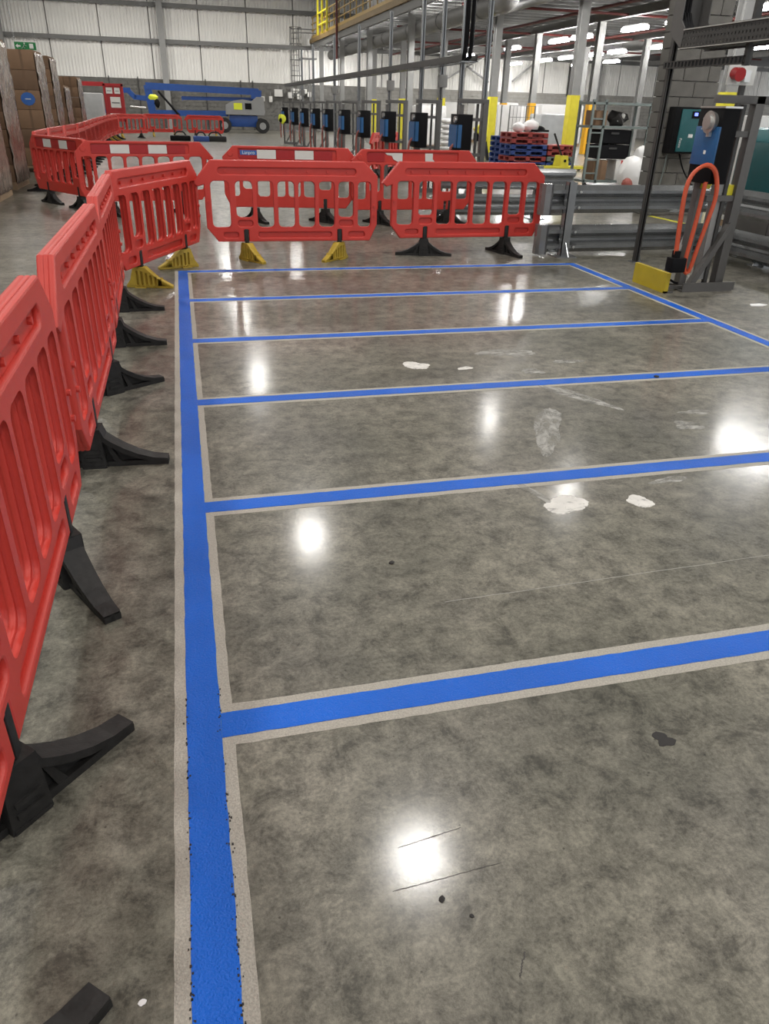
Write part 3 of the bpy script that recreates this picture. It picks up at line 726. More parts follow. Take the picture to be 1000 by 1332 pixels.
# ------------------------------------------------------------------ columns under the mezzanine
def column(label, x, y, h, guard=None, gh=2.05, group=None, wd=.27):
    t = thing('steel_column', label, 'column', (x, y, 0), 0, group)
    hsec(MB(), 0, 0, 0, h, wd, wd, .022).build('column_shaft', 'colgrey', t, None)
    MB().box(-.2, .2, -.2, .2, 0, .025).build('base_plate', 'colgrey', t)
    if guard:
        q = wd/2+.012
        MB().box(-q, q, -q-.012, -q, .03, gh).box(-q-.012, -q, -q, q, .03, gh).box(q, q+.012, -q, q, .03, gh).build('column_guard', guard, t)['label'] = ('yellow' if guard == 'yellow' else 'amber')+' guard on the lower part'
    return t
for i, px in enumerate((946, 746, 641, 574, 523, 486)):
    y = at(px, 125, X=12.42).y
    column(f'{ORD[i]} yellow-footed column of the front row, from the camera', 12.42, y, DZ-.5, 'yellow', group='front row of mezzanine columns')
for i, px in enumerate((905, 769, 692, 655)):
    y = at(px, 130, X=16.9).y
    column(f'{ORD[i]} amber-footed column of the second row, from the camera', 16.9, y, DZ-.5, 'orange_y', 1.95, group='second row of mezzanine columns')
for i, y in enumerate((25.6, 37.8, 44.0)):
    column(f'{ORD[i]} plain grey column of the third row, from the camera', 22.4, y, DZ-.5, group='third row of mezzanine columns')
for i, (x, y) in enumerate(((9.5, 55.5), (9.5, 48.5), (9.5, 41.5), (9.5, 34.0))):
    column(['grey column at the back wall under the mezzanine edge', 'second grey edge column before the back wall', 'third grey edge column before the back wall', 'nearest grey edge column, right of the ladder cage'][i], x, y, DZ-.28, group='mezzanine edge columns', wd=.24)
# duct
du = thing('air_duct', 'long grey round duct hung under the mezzanine with a bend', 'duct')
MB().tube([(9.9, 54, 4.42), (9.9, 40, 4.42), (9.9, 25.5, 4.42)], .27, 14, 1).build('duct_run', 'rail', du)
MB().tube([(9.9, 25.5, 4.42), (9.9, 24.9, 4.46), (9.9, 24.55, 4.7), (9.9, 24.5, 5.28)], .29, 14, 3).build('duct_bend', 'colgrey', du)
for k in range(7): MB().cyl((9.9, 27+k*4.2, 4.42), (9.9, 27.08+k*4.2, 4.42), .29, seg=16).build('duct_collar', 'rail', du)
du2 = thing('air_duct', 'second straight grey pipe under the mezzanine, near the top edge', 'duct')
MB().tube([(11.2, 14, 4.62), (11.2, 40, 4.62)], .16, 12, 1).build('duct_run', 'rail', du2)

# ------------------------------------------------------------------ mezzanine edge rail and goods
hr = thing('guard_rail', 'ochre guard rail with mesh along the mezzanine edge', 'guard rail')
y = 22.0; i = 0
pm = MB().box(-.025, .025, -.025, .025, 0, 1.15).mesh('rail_post', 'handrail')
while y < 57:
    o = put('rail_post', pm, hr); o.location = (DX-.06, y, DZ+.12); y += 1.5
for z in (.45, .8, 1.15): MB().bar((DX-.06, 22, DZ+.12+z), (DX-.06, 57, DZ+.12+z), .05).build('rail_bar', 'handrail', hr)
MB().box(DX-.09, DX-.05, 22, 57, DZ+.13, DZ+.28).build('toe_board', 'handrail', hr)
mb = MB(); y = 22.0
while y < 57: mb.box(DX-.062, DX-.052, y-.006, y+.006, DZ+.2, DZ+2.6); y += .75
for k in range(4): mb.box(DX-.062, DX-.052, 22, 57, DZ+1.2+k*.45, DZ+1.212+k*.45)
stuff(mb.build('mesh_wires', 'rail', hr))
gt = thing('pallet_gate', 'yellow pallet gate at the far end of the mezzanine edge', 'gate', (DX-.2, 50.5, DZ+.12))
for yy in (0, 1.6, 3.2):
    MB().box(-.05, .05, yy-.06, yy+.06, 0, 2.1).build('gate_post', 'yellow', gt)
for z in (.5, 1.1, 2.05): MB().box(-.03, .03, 0, 3.2, z-.04, z+.04).build('gate_bar', 'yellow', gt)
rp = thing('red_riser_pipe', 'dark red riser pipe beside the mezzanine mesh', 'pipe'); MB().cyl((DX-.2, 47.5, 3.9), (DX-.2, 47.5, 8.5), .06).build('pipe_run', 'redpipe', rp); MB().cyl((DX-.2, 47.5, 4.6), (DX-.2, 47.5, 4.75), .09).build('pipe_joint', 'redpipe', rp)
for i, (y, h, m, l) in enumerate(((30.5, 1.6, 'wrap_white', 'white wrapped load nearest on the mezzanine'), (34.5, 1.9, 'wrap', 'brown wrapped load on the mezzanine'), (39, 1.7, 'wrap_white', 'middle white wrapped load on the mezzanine'), (43.5, 2.0, 'wrap_white', 'far white wrapped load behind the mezzanine mesh'))):
    t = thing('wrapped_load', l, 'pallet load', (DX+1.3, y, DZ+.12), 0, 'wrapped loads on the mezzanine')
    MB().box(-.6, .6, -.5, .5, .14, h, bev=.06).build('wrapped_goods', m, t)
    mb = MB()
    for a in (-.5, 0, .5): mb.box(a-.06, a+.06, -.5, .5, 0, .1)
    mb.box(-.6, .6, -.5, .5, .1, .14).build('pallet', 'wood', t)

# ------------------------------------------------------------------ far end: ladder, boards, boom lift, notice stand
cg = thing('caged_ladder', 'tall grey caged ladder by the back wall, left of the mezzanine', 'ladder', (8.0, WALL_Y-1.0, 0))
for x in (-.25, .25): MB().box(x-.03, x+.03, -.03, .03, 0, 6.0).build('stile', 'rail', cg)
rg = MB().cyl((-.25, 0, 0), (.25, 0, 0), .016, seg=6).mesh('rung', 'rail')
for k in range(19): o = put('rung', rg, cg); o.location = (0, 0, .3+k*.3)
hpn = MB().tube([(.38*math.cos(R(a)), -.38+.38*math.sin(R(a))-.0, 0) for a in range(60, -241, -30)], .02, 6, 1).mesh('cage_hoop', 'rail')
for k in range(5): o = put('cage_hoop', hpn, cg); o.location = (0, 0, 2.4+k*.9)
for x, y in ((.38, -.38), (-.38, -.38), (0, -.76)): MB().box(x-.015, x+.015, y-.015, y+.015, 2.4, 6.0).build('cage_strip', 'rail', cg)
for a, b in (((-.25, 0, 5.95), (1.3, 0, 5.95)), ((-.25, -.7, 5.7), (1.3, -.7, 5.7)), ((-.25, 0, 2.1), (1.1, 0, 2.9))): MB().bar(a, b, .06).build('hand_rail', 'rail', cg)
MB().box(.3, 1.35, -.7, .1, 4.25, 4.33).box(.9, .96, -.05, .05, 0, 4.3).build('landing', 'rail', cg)
mb_spots = [(362, 121, .55, .42), (352, 129, .22, .36), (381, 118, .3, .28), (388, 119, .3, .3), (396, 119, .3, .28), (378, 124, .35, .36), (390, 125, .4, .4), (402, 123, .25, .3)]
for i, (px, py, a, b) in enumerate(mb_spots):
    p = at(px, py, Y=WALL_Y-.15)
    t = thing('switch_box', ['larger pale switch box left of the others on the back wall', 'narrow white box low on the back wall'][i] if i < 2 else f'small pale switch box in the cluster by the ladder, {["upper row, left", "upper row, middle", "upper row, right", "lower row, left", "lower row, middle", "lower row, right"][i-2]}', 'switch box', p, 0, 'pale switch boxes on the back wall')
    MB().box(-a/2, a/2, -.1, .1, -b/2, b/2, bev=.01).build('box_body', 'refl_white', t); MB().cyl((0, 0, b/2), (0, 0, b/2+.25), .02, seg=6).build('conduit', 'colgrey', t)
for px, py, a, b, l in ((340.5, 128.5, .38, .30, 'small white notice on the block wall right of the boom lift'),):
    p = at(px, py, Y=WALL_Y-.02); t = thing('wall_notice', l, 'notice', p)
    MB().box(-a/2, a/2, -.02, .02, -b/2, b/2).build('sheet', 'refl_white', t); MB().box(-a/2+.04, a/2-.04, -.024, -.018, .0, .03).box(-a/2+.04, a/2-.1, -.024, -.018, -.07, -.05).build('printed_lines', 'rail', t)

# exit sign hung over the pallets
p = at(33, 60, Y=30); ex = thing('exit_sign', 'green and white exit sign over the stacked cartons at upper left', 'sign', p)
MB().box(-.36, .36, -.02, .02, -.13, .13).build('sign_board', 'refl_white', ex)
MB().box(-.32, .32, -.024, -.019, -.10, .11).build('green_field', 'green_sign', ex)
mb = MB(); a = -.03
mb.ball((-.02, -.027, .07), .022, (1, .2, 1)).bar((-.03, -.027, .04), (-.06, -.027, -.02), .03, .006).bar((-.06, -.027, -.02), (-.02, -.027, -.06), .022, .006).bar((-.06, -.027, -.02), (-.12, -.027, -.07), .022, .006).bar((-.03, -.027, .03), (.04, -.027, .0), .018, .006)
mb.build('running_figure', 'refl_white', ex)
MB().box(.12, .24, -.027, -.022, -.06, .07).build('door_symbol', 'refl_white', ex)
MB().prism([(-.29, .0), (-.22, .06), (-.22, .02), (-.14, .02), (-.14, -.02), (-.22, -.02), (-.22, -.06)], -.027, -.022, 'y').build('arrow', 'refl_white', ex)
MB().cyl((-.3, 0, .13), (-.3, 0, ROOF-p.z-.2), .008, seg=6).cyl((.3, 0, .13), (.3, 0, ROOF-p.z-.2), .008, seg=6).build('hanger', 'galv', ex)

# boom lift
bl = thing('boom_lift', 'blue articulated boom lift with grey cover parked at the back wall', 'boom lift', (4.0, 52.0, 0), R(-3))
wh = MB().cyl((0, -.16, 0), (0, .16, 0), .40, seg=24).mesh('wheel', 'tyre', 40); hub = MB().cyl((0, -.18, 0), (0, .18, 0), .20, .18, 16).mesh('wheel_hub', 'boomgrey', 40)
for x, y in ((-1.15, -.85), (1.12, -.85), (-1.15, .85), (1.12, .85)):
    o = put('wheel', wh, bl); o.location = (x, y, .40); h = put('wheel_hub', hub, o)
MB().box(-.85, .85, -.6, .6, .33, .95, bev=.05).box(-1.3, 1.3, -.35, .35, .32, .55).build('chassis', 'boomblue', bl)
MB().prism([(-1.05, .98), (1.25, .98), (1.3, 1.15), (1.25, 1.95), (.85, 1.95), (.55, 1.72), (.0, 1.80), (-.55, 1.72), (-1.02, 1.5)], -.75, .75, 'y').build('engine_cover', 'boomgrey', bl)
MB().box(.12, .5, -.77, -.74, 1.28, 1.6).build('vent_grille', 'black', bl); MB().box(-.55, -.05, -.765, -.745, 1.25, 1.6).build('warning_label', 'hivis', bl)
MB().bar((-5.6, .1, 2.35), (1.0, .1, 2.22), .36, .36).build('upper_boom', 'boomblue', bl)
MB().bar((.55, .1, 2.1), (1.15, .1, 2.05), .5, .5).bar((-3.6, .35, 1.78), (.9, .35, 1.82), .26, .2).build('lower_boom', 'boomblue', bl)
MB().bar((-5.5, .1, 2.4), (-5.35, .1, .9), .32, .42).build('link_arm', 'boomblue', bl)
MB().bar((-5.5, .1, .95), (-.9, .1, 1.02), .3, .3).build('lower_boom', 'boomblue', bl)
MB().cyl((-4.9, -.12, 2.1), (-3.8, -.12, .85), .06).build('hydraulic_ram', 'black', bl)
MB().bar((-5.6, .1, 1.7), (-6.3, .1, 1.75), .26, .26).bar((-6.25, .1, 1.7), (-6.6, .1, 2.05), .26, .26).bar((-6.5, .1, 2.1), (-7.3, .1, 2.08), .24, .26).bar((-7.25, .1, 2.15), (-7.9, .1, .85), .26, .26).build('jib', 'boomblue', bl)
MB().cyl((-6.6, -.05, 1.25), (-5.7, -.05, 1.2), .06).build('hydraulic_ram', 'silver', bl)
bk = MB()
for z in (.45, 1.0, 1.6): bk.bar((-9.9, -.7, z), (-8.2, -.7, z), .06).bar((-9.9, .7, z), (-8.2, .7, z), .06).bar((-9.9, -.7, z), (-9.9, .7, z), .06).bar((-8.2, -.7, z), (-8.2, .7, z), .06)
for x in (-9.9, -9.05, -8.2):
    for y in (-.7, .7): bk.bar((x, y, .4), (x, y, 1.6), .06)
bk.box(-9.95, -8.15, -.75, .75, .38, .46).box(-9.9, -9.3, -.72, -.68, .6, 1.5).bar((-8.2, 0, 1.0), (-7.85, .05, .95), .25); bk.build('basket', 'boomblue', bl)
MB().box(-8.7, -8.3, -.6, -.3, .9, 1.5).build('control_box', 'black', bl)
hv = thing('hi_vis_jacket', 'yellow hi-vis jacket hung on the boom lift basket', 'jacket', at(199, 126, Y=51.0)); MB().ball((0, 0, 0), .22, (1.2, .5, .7), .2).build('jacket_body', 'hivis', hv); MB().ball((.2, 0, -.32), .2, (.8, .5, 1.2), .12).build('dark_panel', 'black', hv)
hv2 = thing('hi_vis_jacket', 'yellow hi-vis jacket hung beside the farthest charger', 'jacket', (4.60, 37.42, 1.0)); MB().ball((0, 0, 0), .17, (.95, .5, 1.1), .22).ball((-.08, 0, .1), .08, (1, .6, 1), .2).build('jacket_body', 'hivis', hv2); MB().ball((-.08, -.05, -.05), .12, (.6, .5, .8), .15).build('dark_panel', 'black', hv2)
# notice stand
ns = thing('notice_stand', 'red framed notice stand with white sheets before the back wall', 'notice stand', (-3.05, 47.0, 0))
MB().box(-.55, -.45, -.05, .05, 0, 2.3).box(.35, .45, -.05, .05, 0, 2.3).box(-.55, .45, -.05, .05, 2.2, 2.32).box(-.55, .45, -.05, .05, .55, .65).build('frame', 'refl_red', ns)
MB().box(-.45, .35, .0, .03, .65, 2.2).build('back_board', 'refl_red', ns)
for k, (x, z, a, b) in enumerate(((-.42, 1.85, .32, .28), (.0, 1.85, .28, .28), (-.25, 1.2, .5, .5), (-.35, .75, .5, .18))):
    q = MB().box(x, x+a, -.03, -.01, z, z+b).build('notice_sheet', 'refl_white', ns)
    MB().box(x+.05, x+a-.05, -.034, -.028, z+b*.4, z+b*.52).build('printed_line', 'rail', q)
MB().box(-2.5, -.5, -.03, .03, 2.18, 2.38).build('top_bar', 'refl_red', ns)
t = thing('wrapped_load', 'grey clear-wrapped load left of the red notice stand', 'pallet load', (-4.35, 46.2, 0)); MB().box(-.75, .75, -.5, .5, .14, 1.85, bev=.08).build('wrapped_goods', 'wrap_grey', t)
mb = MB()
for a in (-.6, 0, .6): mb.box(a-.07, a+.07, -.5, .5, 0, .1)
mb.box(-.75, .75, -.5, .5, .1, .14).build('pallet', 'wood', t)
t = thing('dispenser_stand', 'white and blue dispenser stand at the end of the cartons', 'dispenser', (-4.3, 37.0, 0))
MB().box(-.2, .2, -.15, .15, .0, .1).box(-.04, .04, -.04, .04, .1, .8).build('base', 'silver', t); MB().box(-.2, .2, -.12, .12, .8, 1.25).build('lower_tank', 'label_blue', t); MB().box(-.22, .22, -.13, .13, 1.25, 1.75, bev=.03).build('upper_tank', 'refl_white', t); MB().box(-.1, .1, -.1, .1, 1.75, 1.95).build('cap', 'plate_yellow', t)
# tools on the floor before the lift
for i, (px, py, l, s, c, m) in enumerate(((235, 183, 'dark tool bag on the floor left of the far barriers', .45, 'bag', 'black'), (262, 184, 'pale blue crate of parts on the floor before the far barriers', .35, 'crate', 'racking_blue'), (280, 184, 'dark pile of fittings on the floor before the boom lift', .5, 'fittings', 'grit'))):
    p = at(px, py, Z=0); t = thing(['tool_bag', 'parts_crate', 'fittings_pile'][i], l, c, (p.x, 40.0 if p.y > 40 else p.y, 0))
    MB().box(-s, s, -s*.5, s*.5, 0, .22, bev=.05).build('body', m, t); MB().tube([(-s*.6, 0, .2), (-s*.3, 0, .36), (s*.3, 0, .36), (s*.6, 0, .2)], .03).build('handle', 'rubber', t)
t = thing('floor_post_guard', 'pale tube guard standing on the floor beside the boom lift wheel', 'guard rail', (5.75, 46.5, 0))
for x in (0, .55): MB().box(x-.04, x+.04, -.04, .04, 0, 1.0).build('guard_post', 'refl_white', t)
for z in (.3, .7): MB().bar((0, 0, z), (1.8, 0, z), .07).build('guard_tube', 'galv', t)

# ------------------------------------------------------------------ wrapped pallets at the left edge
def carton(t, x0, x1, y0, y1, z0, z1, m='card', logo=None):
    c = MB().box(x0+.004, x1-.004, y0, y1, z0+.003, z1-.003, bev=.006).build('carton', m, t)
    MB().box((x0+x1)/2-.025, (x0+x1)/2+.025, y0-.002, y0, z0+.003, z1-.003).build('tape', 'card2', c)
    if logo:
        d = MB(); pts = [((x0+x1)/2+.15*math.cos(k*.524), (z0+z1)/2+.02+.13*math.sin(k*.524)) for k in range(12)]
        d.prism(pts, y0-.004, y0-.0005, 'y'); d.build('logo_disc', logo, c); MB().box((x0+x1)/2-.06, (x0+x1)/2+.06, y0-.006, y0-.003, (z0+z1)/2+.01, (z0+z1)/2+.025).build('logo_lettering', 'refl_white', c)
def pallet_base(t, x0, x1, y0, y1):
    mb = MB()
    for a in (x0, (x0+x1)/2-.05, x1-.1): mb.box(a, a+.1, y0, y1, 0, .1)
    mb.box(x0, x1, y0, y1, .1, .13).build('pallet', 'wood', t)
def side_wrap(t, x1, y0, y1, z1):
    """Crinkled film over the stacked cartons' right side."""
    mb = MB(); bm = mb.bm; ny, nz = 14, 20; g = []
    for i in range(ny+1):
        g.append([bm.verts.new((x1+.012+.03*random.random(), y0+(y1-y0)*i/ny, .1+(z1-.1)*j/nz)) for j in range(nz+1)])
    for i in range(ny):
        for j in range(nz): bm.faces.new((g[i][j], g[i+1][j], g[i+1][j+1], g[i][j+1]))
    o = mb.build('stretch_film', 'wrap', t, 60); md = o.modifiers.new('s', 'SOLIDIFY'); md.thickness = .004
    return o
def carton_stack(label, x0, x1, y0, y1, h, logo_row=None, n=3, ch=.29, missing=()):
    t = thing('carton_pallet', label, 'pallet load', (0, 0, 0), 0, 'pallets of wrapped cartons at the left edge')
    pallet_base(t, x0, x1, y0, y1); z = .13; k = 0; w_ = (x1-x0)/n
    while z+ch < h+.02:
        for i in range(n):
            if (k, i) in missing: continue
            carton(t, x0+i*w_, x0+(i+1)*w_, y0, (y0+y1)/2-.01, z, z+ch, 'card' if (i+k) % 3 else 'card2', 'label_blue' if logo_row == k and i >= n-2 else None)
            carton(t, x0+i*w_, x0+(i+1)*w_, (y0+y1)/2, y1, z, z+ch, 'card')
        z += ch; k += 1
    side_wrap(t, x1, y0, y1, z-.05)
    return t
carton_stack('nearest film-wrapped carton pallet cut by the left edge', -4.1, -2.93, 14.1, 15.3, 2.2)
carton_stack('second film-wrapped carton pallet at the left edge', -4.15, -3.0, 16.2, 17.5, 2.45)
carton_stack('carton pallet with two blue round logos on its front', -4.5, -2.9, 20.2, 21.4, 2.45, 3, 3, .385, ((5, 0),))
carton_stack('fourth carton pallet with pale film down its side', -4.2, -2.95, 22.8, 24.0, 2.5)
carton_stack('fifth carton pallet, lower, at the end of the left row', -4.35, -3.1, 26.2, 27.4, 2.1)
carton_stack('last small carton pallet of the left row', -4.2, -3.0, 29.0, 30.2, 2.15)

# ------------------------------------------------------------------ goods under the mezzanine
def plastic_pallet(label, x, y, z, m, wd=1.2, dp=1.0, h=.15):
    t = thing('plastic_pallet', label, 'pallet', (x, y, z), 0, 'stacked plastic pallets behind the crash rail')
    MB().box(-wd/2, wd/2, -dp/2, dp/2, h-.035, h, bev=.006).build('top_deck', m, t)
    mb = MB()
    for a in (-wd/2, -.07, wd/2-.14):
        for b in (-dp/2, -.07, dp/2-.14): mb.box(a, a+.14, b, b+.14, .03, h-.035)
    mb.build('blocks', m, t)['kind'] = 'stuff'
    mb = MB()
    for a in (-wd/2, -.07, wd/2-.14): mb.box(a, a+.14, -dp/2, dp/2, 0, .03)
    mb.box(-wd/2, wd/2, -dp/2, -dp/2+.1, 0, .03).build('runners', m, t)['kind'] = 'stuff'
    return t
seq = ['pallet_blue', 'pallet_red', 'pallet_blue', 'pallet_blue', 'pallet_red', 'pallet_red']
pn = {'pallet_blue': 'blue', 'pallet_red': 'red'}
pos = ['at the floor', 'second up', 'third up', 'fourth up', 'fifth up', 'on top']
for k, m in enumerate(seq):
    plastic_pallet(f'{pn[m]} plastic pallet {pos[k]} of the stack right of the yellow column', 10.6, 24.3, k*.165, m)
seq2 = ['pallet_blue', 'sage', 'pallet_red', 'pallet_red']
for k, m in enumerate(seq2):
    plastic_pallet(f'{"dark red" if m=="pallet_red" else "dull"} plastic pallet {pos[k]} of the lower right stack', 11.72, 24.3, k*.165, m, .95)
seq3 = ['pallet_blue']*5
for k, m in enumerate(seq3):
    plastic_pallet(f'blue plastic pallet {pos[k]} of the stack behind the column edge', at(653, 190, Y=26.3).x, 26.3, k*.165, m, .5)
t = thing('black_tray', 'black tray lying on the red pallets', 'tray', (11.1, 24.5, 1.0)); MB().box(-.3, .3, -.3, .3, 0, .06, bev=.02).build('base', 'black', t); MB().ball((0, 0, .08), .28, (1, .8, .35)).build('heap', 'black', t)
def bagged(label, x, y, wd, dp, h, m, z=0, n=1, name='wrapped_pallet'):
    t = thing(name, label, 'pallet load', (x, y, z), 0, 'wrapped pallets under the mezzanine')
    mb = MB(); mb.box(-wd/2, wd/2, -dp/2, dp/2, .14, h, bev=.07); mb.build('wrapped_goods', m, t)
    pb = MB()
    for a in (-wd/2, -.06, wd/2-.12): pb.box(a, a+.12, -dp/2, dp/2, 0, .1)
    pb.box(-wd/2, wd/2, -dp/2, dp/2, .1, .14).build('pallet', 'wood', t)
    return t
bagged('grey film-wrapped pallet load behind the red pallets', 14.0, 29.5, 1.5, 1.1, 1.5, 'wrap_grey')
bagged('wide white wrapped load at the back, left of the amber guard', at(668, 150, Y=40).x, 40.0, 2.2, 1.1, 1.85, 'wrap_white')
bagged('wide white wrapped load at the back, right of the amber guard', at(725, 150, Y=41).x, 41.0, 2.4, 1.1, 1.95, 'wrap_white')
bagged('white wrapped load at the back beside the second yellow column', at(640, 150, Y=44).x, 44.0, 2.6, 1.1, 2.0, 'wrap_white')
bagged('farther white wrapped load behind the chargers', 12.9, 40.5, 1.6, 1.1, 1.9, 'wrap_white')
bagged('white wrapped load behind the nearest far chargers', 11.0, 36.0, 1.3, 1.1, 1.7, 'wrap_white')
bagged('brown carton load right of the big yellow column', 15.4, 33.5, 1.2, 1.0, 1.1, 'card')
# stack of white sacks seen between the stands
SX = at(583, 160, Y=26.5).x
for k in range(8):
    t = thing('white_sack', f'white sack {"at the bottom" if k == 0 else "on top" if k == 7 else ORD[k]+" up"} of the stack seen between the charger stands', 'sack', (SX+.02*random.random(), 26.5, .16*k+.002), 0, 'white sacks between the charger stands')
    MB().ball((0, 0, .085), .3, (1.0, .8, .29), .03, 3).build('sack_body', 'wrap_white', t); MB().box(.25, .36, -.1, .1, .07, .10).build('sack_seam', 'wrap_grey', t)
# grid cage with goods
t = thing('wire_cage', 'wire cage trolley with dark goods left of the amber guard', 'cage trolley', (12.4, 29.2, 0), 0)
for a in (-.5, .5):
    for b in (-.4, .4): MB().box(a-.02, a+.02, b-.02, b+.02, .12, 1.75).build('corner_post', 'rail', t)
mb = MB()
for k in range(8): mb.box(-.5+k*.143-.006, -.5+k*.143+.006, -.41, -.40, .2, 1.75)
for k in range(5): mb.box(-.5, .5, -.41, -.40, .25+k*.37, .265+k*.37)
stuff(mb.build('wire_mesh', 'rail', t)); MB().box(-.52, .52, -.42, .42, .1, .14).build('cage_floor', 'rail', t)
for a in (-.45, .45): MB().cyl((a, -.38, .05), (a, -.34, .05), .05).build('castor', 'rubber', t)
for i, (x, z, r, m, l) in enumerate(((12.2, .16, .33, 'grit', 'dark bundle in the wire cage, on the left'), (12.65, .16, .28, 'brickred', 'reddish bundle in the wire cage, on the right'))):
    t = thing('bundle', l, 'bundle', (x, 29.25, .14)); MB().ball((0, 0, r*.95), r, (.7, .8, 1), .1).build('bundle_body', m, t); MB().tube([(-.2, -.25, r), (0, -.29, r*1.3), (.2, -.25, r)], .02, 6).build('strap', 'rubber', t)
for i, (x, y, z, r, l) in enumerate(((10.35, 24.2, .98, .17, 'white sack heap on the left of the red pallets'), (10.85, 24.4, .98, .22, 'white bag standing on the red pallets'))):
    t = thing('white_bag', l, 'bag', (x, y, z)); MB().ball((0, 0, r*.8), r, (1.2, .9, .85), .08).build('bag_body', 'wrap_white', t); MB().ball((.02, -.02, r*1.6), r*.3, (1, 1, .8), .1, 1).build('bag_knot', 'wrap_white', t)
# yellow pallet truck and hoist handle
t = thing('pallet_truck', 'yellow pallet truck before the plastic pallets', 'pallet truck', (11.15, 22.6, 0), R(8))
MB().box(-.9, .9, -.26, -.1, .06, .13).box(-.9, .9, .1, .26, .06, .13).build('forks', 'yellow', t)
MB().prism([(-.16, .05), (.16, .05), (.1, .42), (-.1, .42)], -.2, .2, 'y').build('pump_housing', 'yellow', t); MB().cyl((0, -.21, .28), (0, -.2, .28), .04).build('bolt', 'black', t)
MB().bar((-.0, 0, .4), (-.35, 0, 1.0), .04).build('drawbar', 'rubber', t)
for x, y in ((-.8, -.18), (-.8, .18), (.8, -.18), (.8, .18), (0, 0)): MB().cyl((x, y-.04, .045), (x, y+.04, .045), .045).build('wheel', 'rubber', t)
t = thing('lift_handle', 'yellow and black handle unit left of the yellow column', 'handle unit', (10.35, 27.3, 0))
MB().bar((-.25, 0, 1.05), (.1, 0, .6), .28, .2).build('yellow_cover', 'yellow', t); MB().bar((.1, 0, .62), (.25, 0, 0), .1).build('stem', 'darkgrey', t); MB().box(-.3, .0, -.1, .1, .6, .85).build('motor', 'black', t)
# trolley rack
tr = thing('rack_trolley', 'grey-green rack trolley with black crates right of the amber guard', 'trolley', (9.85, 17.5, 0))
for x in (-.75, -.45, .7): MB().box(x-.025, x+.025, -.35, -.3, .1, 1.82 if x < 0 else 1.8).build('upright', 'sage', tr)
for x in (-.75, .7): MB().box(x-.025, x+.025, .3, .35, .1, 1.8).build('upright', 'sage', tr)
for z in (.12, 1.25, 1.72): MB().box(-.78, .73, -.35, .35, z, z+.05).build('shelf', 'sage', tr)
rr_ = MB().box(-.75, -.45, -.34, -.31, 0, .03).mesh('ladder_rung', 'sage')
for k in range(5): o = put('ladder_rung', rr_, tr); o.location = (0, 0, .3+k*.28)
for x in (-.7, .65):
    for y in (-.3, .3): MB().cyl((x, y-.02, .055), (x, y+.02, .055), .055).build('castor', 'rubber', tr)
for z, l in ((.62, 'lower black crate on the rack trolley'), (.93, 'upper black crate on the rack trolley')):
    t = thing('black_crate', l, 'crate', (9.75, 17.5, z), 0, 'black crates on the rack trolley'); mb = MB()
    mb.box(-.38, .42, -.3, .3, 0, .02).box(-.38, -.36, -.3, .3, 0, .29).box(.40, .42, -.3, .3, 0, .29).box(-.38, .42, -.3, -.28, 0, .29).box(-.38, .42, .28, .3, 0, .29).build('crate_body', 'black', t); MB().box(-.1, .1, -.315, -.3, .2, .24).build('handle', 'darkgrey', t)
for i, (x, z, w_, h, m, l) in enumerate(((9.5, .17, .35, .42, 'card', 'brown carton low on the rack trolley'), (10.05, .17, .3, .42, 'refl_white', 'white and red carton low on the rack trolley'), (9.35, 1.305, .28, .3, 'card', 'small brown carton on the upper shelf of the rack trolley'))):
    t = thing('carton_box', l, 'carton', (x, 17.45, z)); MB().box(-w_/2, w_/2, -.25, .25, 0, h, bev=.008).build('carton_body', m, t); MB().box(-.03, .03, -.254, -.25, 0, h).build('tape', 'red' if m == 'refl_white' else 'card2', t)
t = thing('parts_heap', 'dark heap of parts on the upper shelf of the rack trolley', 'parts', (9.85, 17.4, 1.30)); MB().ball((0, 0, .14), .22, (1, .8, .75), .3).build('heap', 'grit', t); MB().ball((.08, -.12, .2), .07, (1, 1, 1), .3, 1).ball((-.06, -.14, .12), .05, (1, 1, 1), .2, 1).build('pale_bits', 'refl_white', t)
t = thing('waste_bag', 'clear plastic waste bag slumped against the rack trolley', 'bag', (at(822, 232, Y=16.3).x, 16.3, 0)); MB().ball((0, 0, .36), .4, (.9, .7, .95), .07, 3).build('bag_body', 'wrap_white', t); MB().ball((.12, .0, .78), .16, (1.0, .7, 1.1), .12).build('bag_neck', 'wrap_white', t); MB().ball((-.22, -.2, .18), .13, (1, .6, 1), .1).build('red_waste', 'brickred', t)
# things beyond the near charger stand
t = thing('red_socket_board', 'pale board with a round red socket behind the charger stand', 'socket', at(965, 98, Y=10.4)); MB().box(-.22, .22, 0, .03, -.12, .12, bev=.008).build('board', 'refl_white', t); MB().cyl((-.13, -.14, .0), (-.13, 0, .02), .085, .075, 16).build('red_socket', 'refl_red', t); MB().box(.0, .09, -.07, 0, -.08, .06).build('switch', 'silver', t)
MB().box(.05, .12, .03, .09, -2.2, 2.2).build('support_post', 'darkgrey', t)
Z1, Z2, Z3 = at(980, 121, Y=12.15).z, at(985, 112, Y=12.15).z, at(985, 97, Y=12.15).z
rk = thing('pallet_racking', 'blue and yellow racking with boards at the right edge', 'racking', (10.55, 12.6, 0))
for x in (0, 2.4): MB().box(x-.05, x+.05, -.45, -.35, 0, 2.3).box(x-.05, x+.05, .35, .45, 0, 2.3).build('upright', 'racking_blue', rk)
MB().box(0, 2.4, -.45, -.38, Z1-.06, Z1+.06).build('beam', 'racking_blue', rk); MB().box(0, 2.4, -.45, .45, Z2-.03, Z2+.01).build('shelf', 'wood', rk); MB().box(0, 2.4, -.45, .45, Z3-.02, Z3+.02).build('shelf', 'wood', rk); MB().box(0, .06, -.47, -.45, 1.2, 1.75).build('yellow_guard', 'yellow', rk)
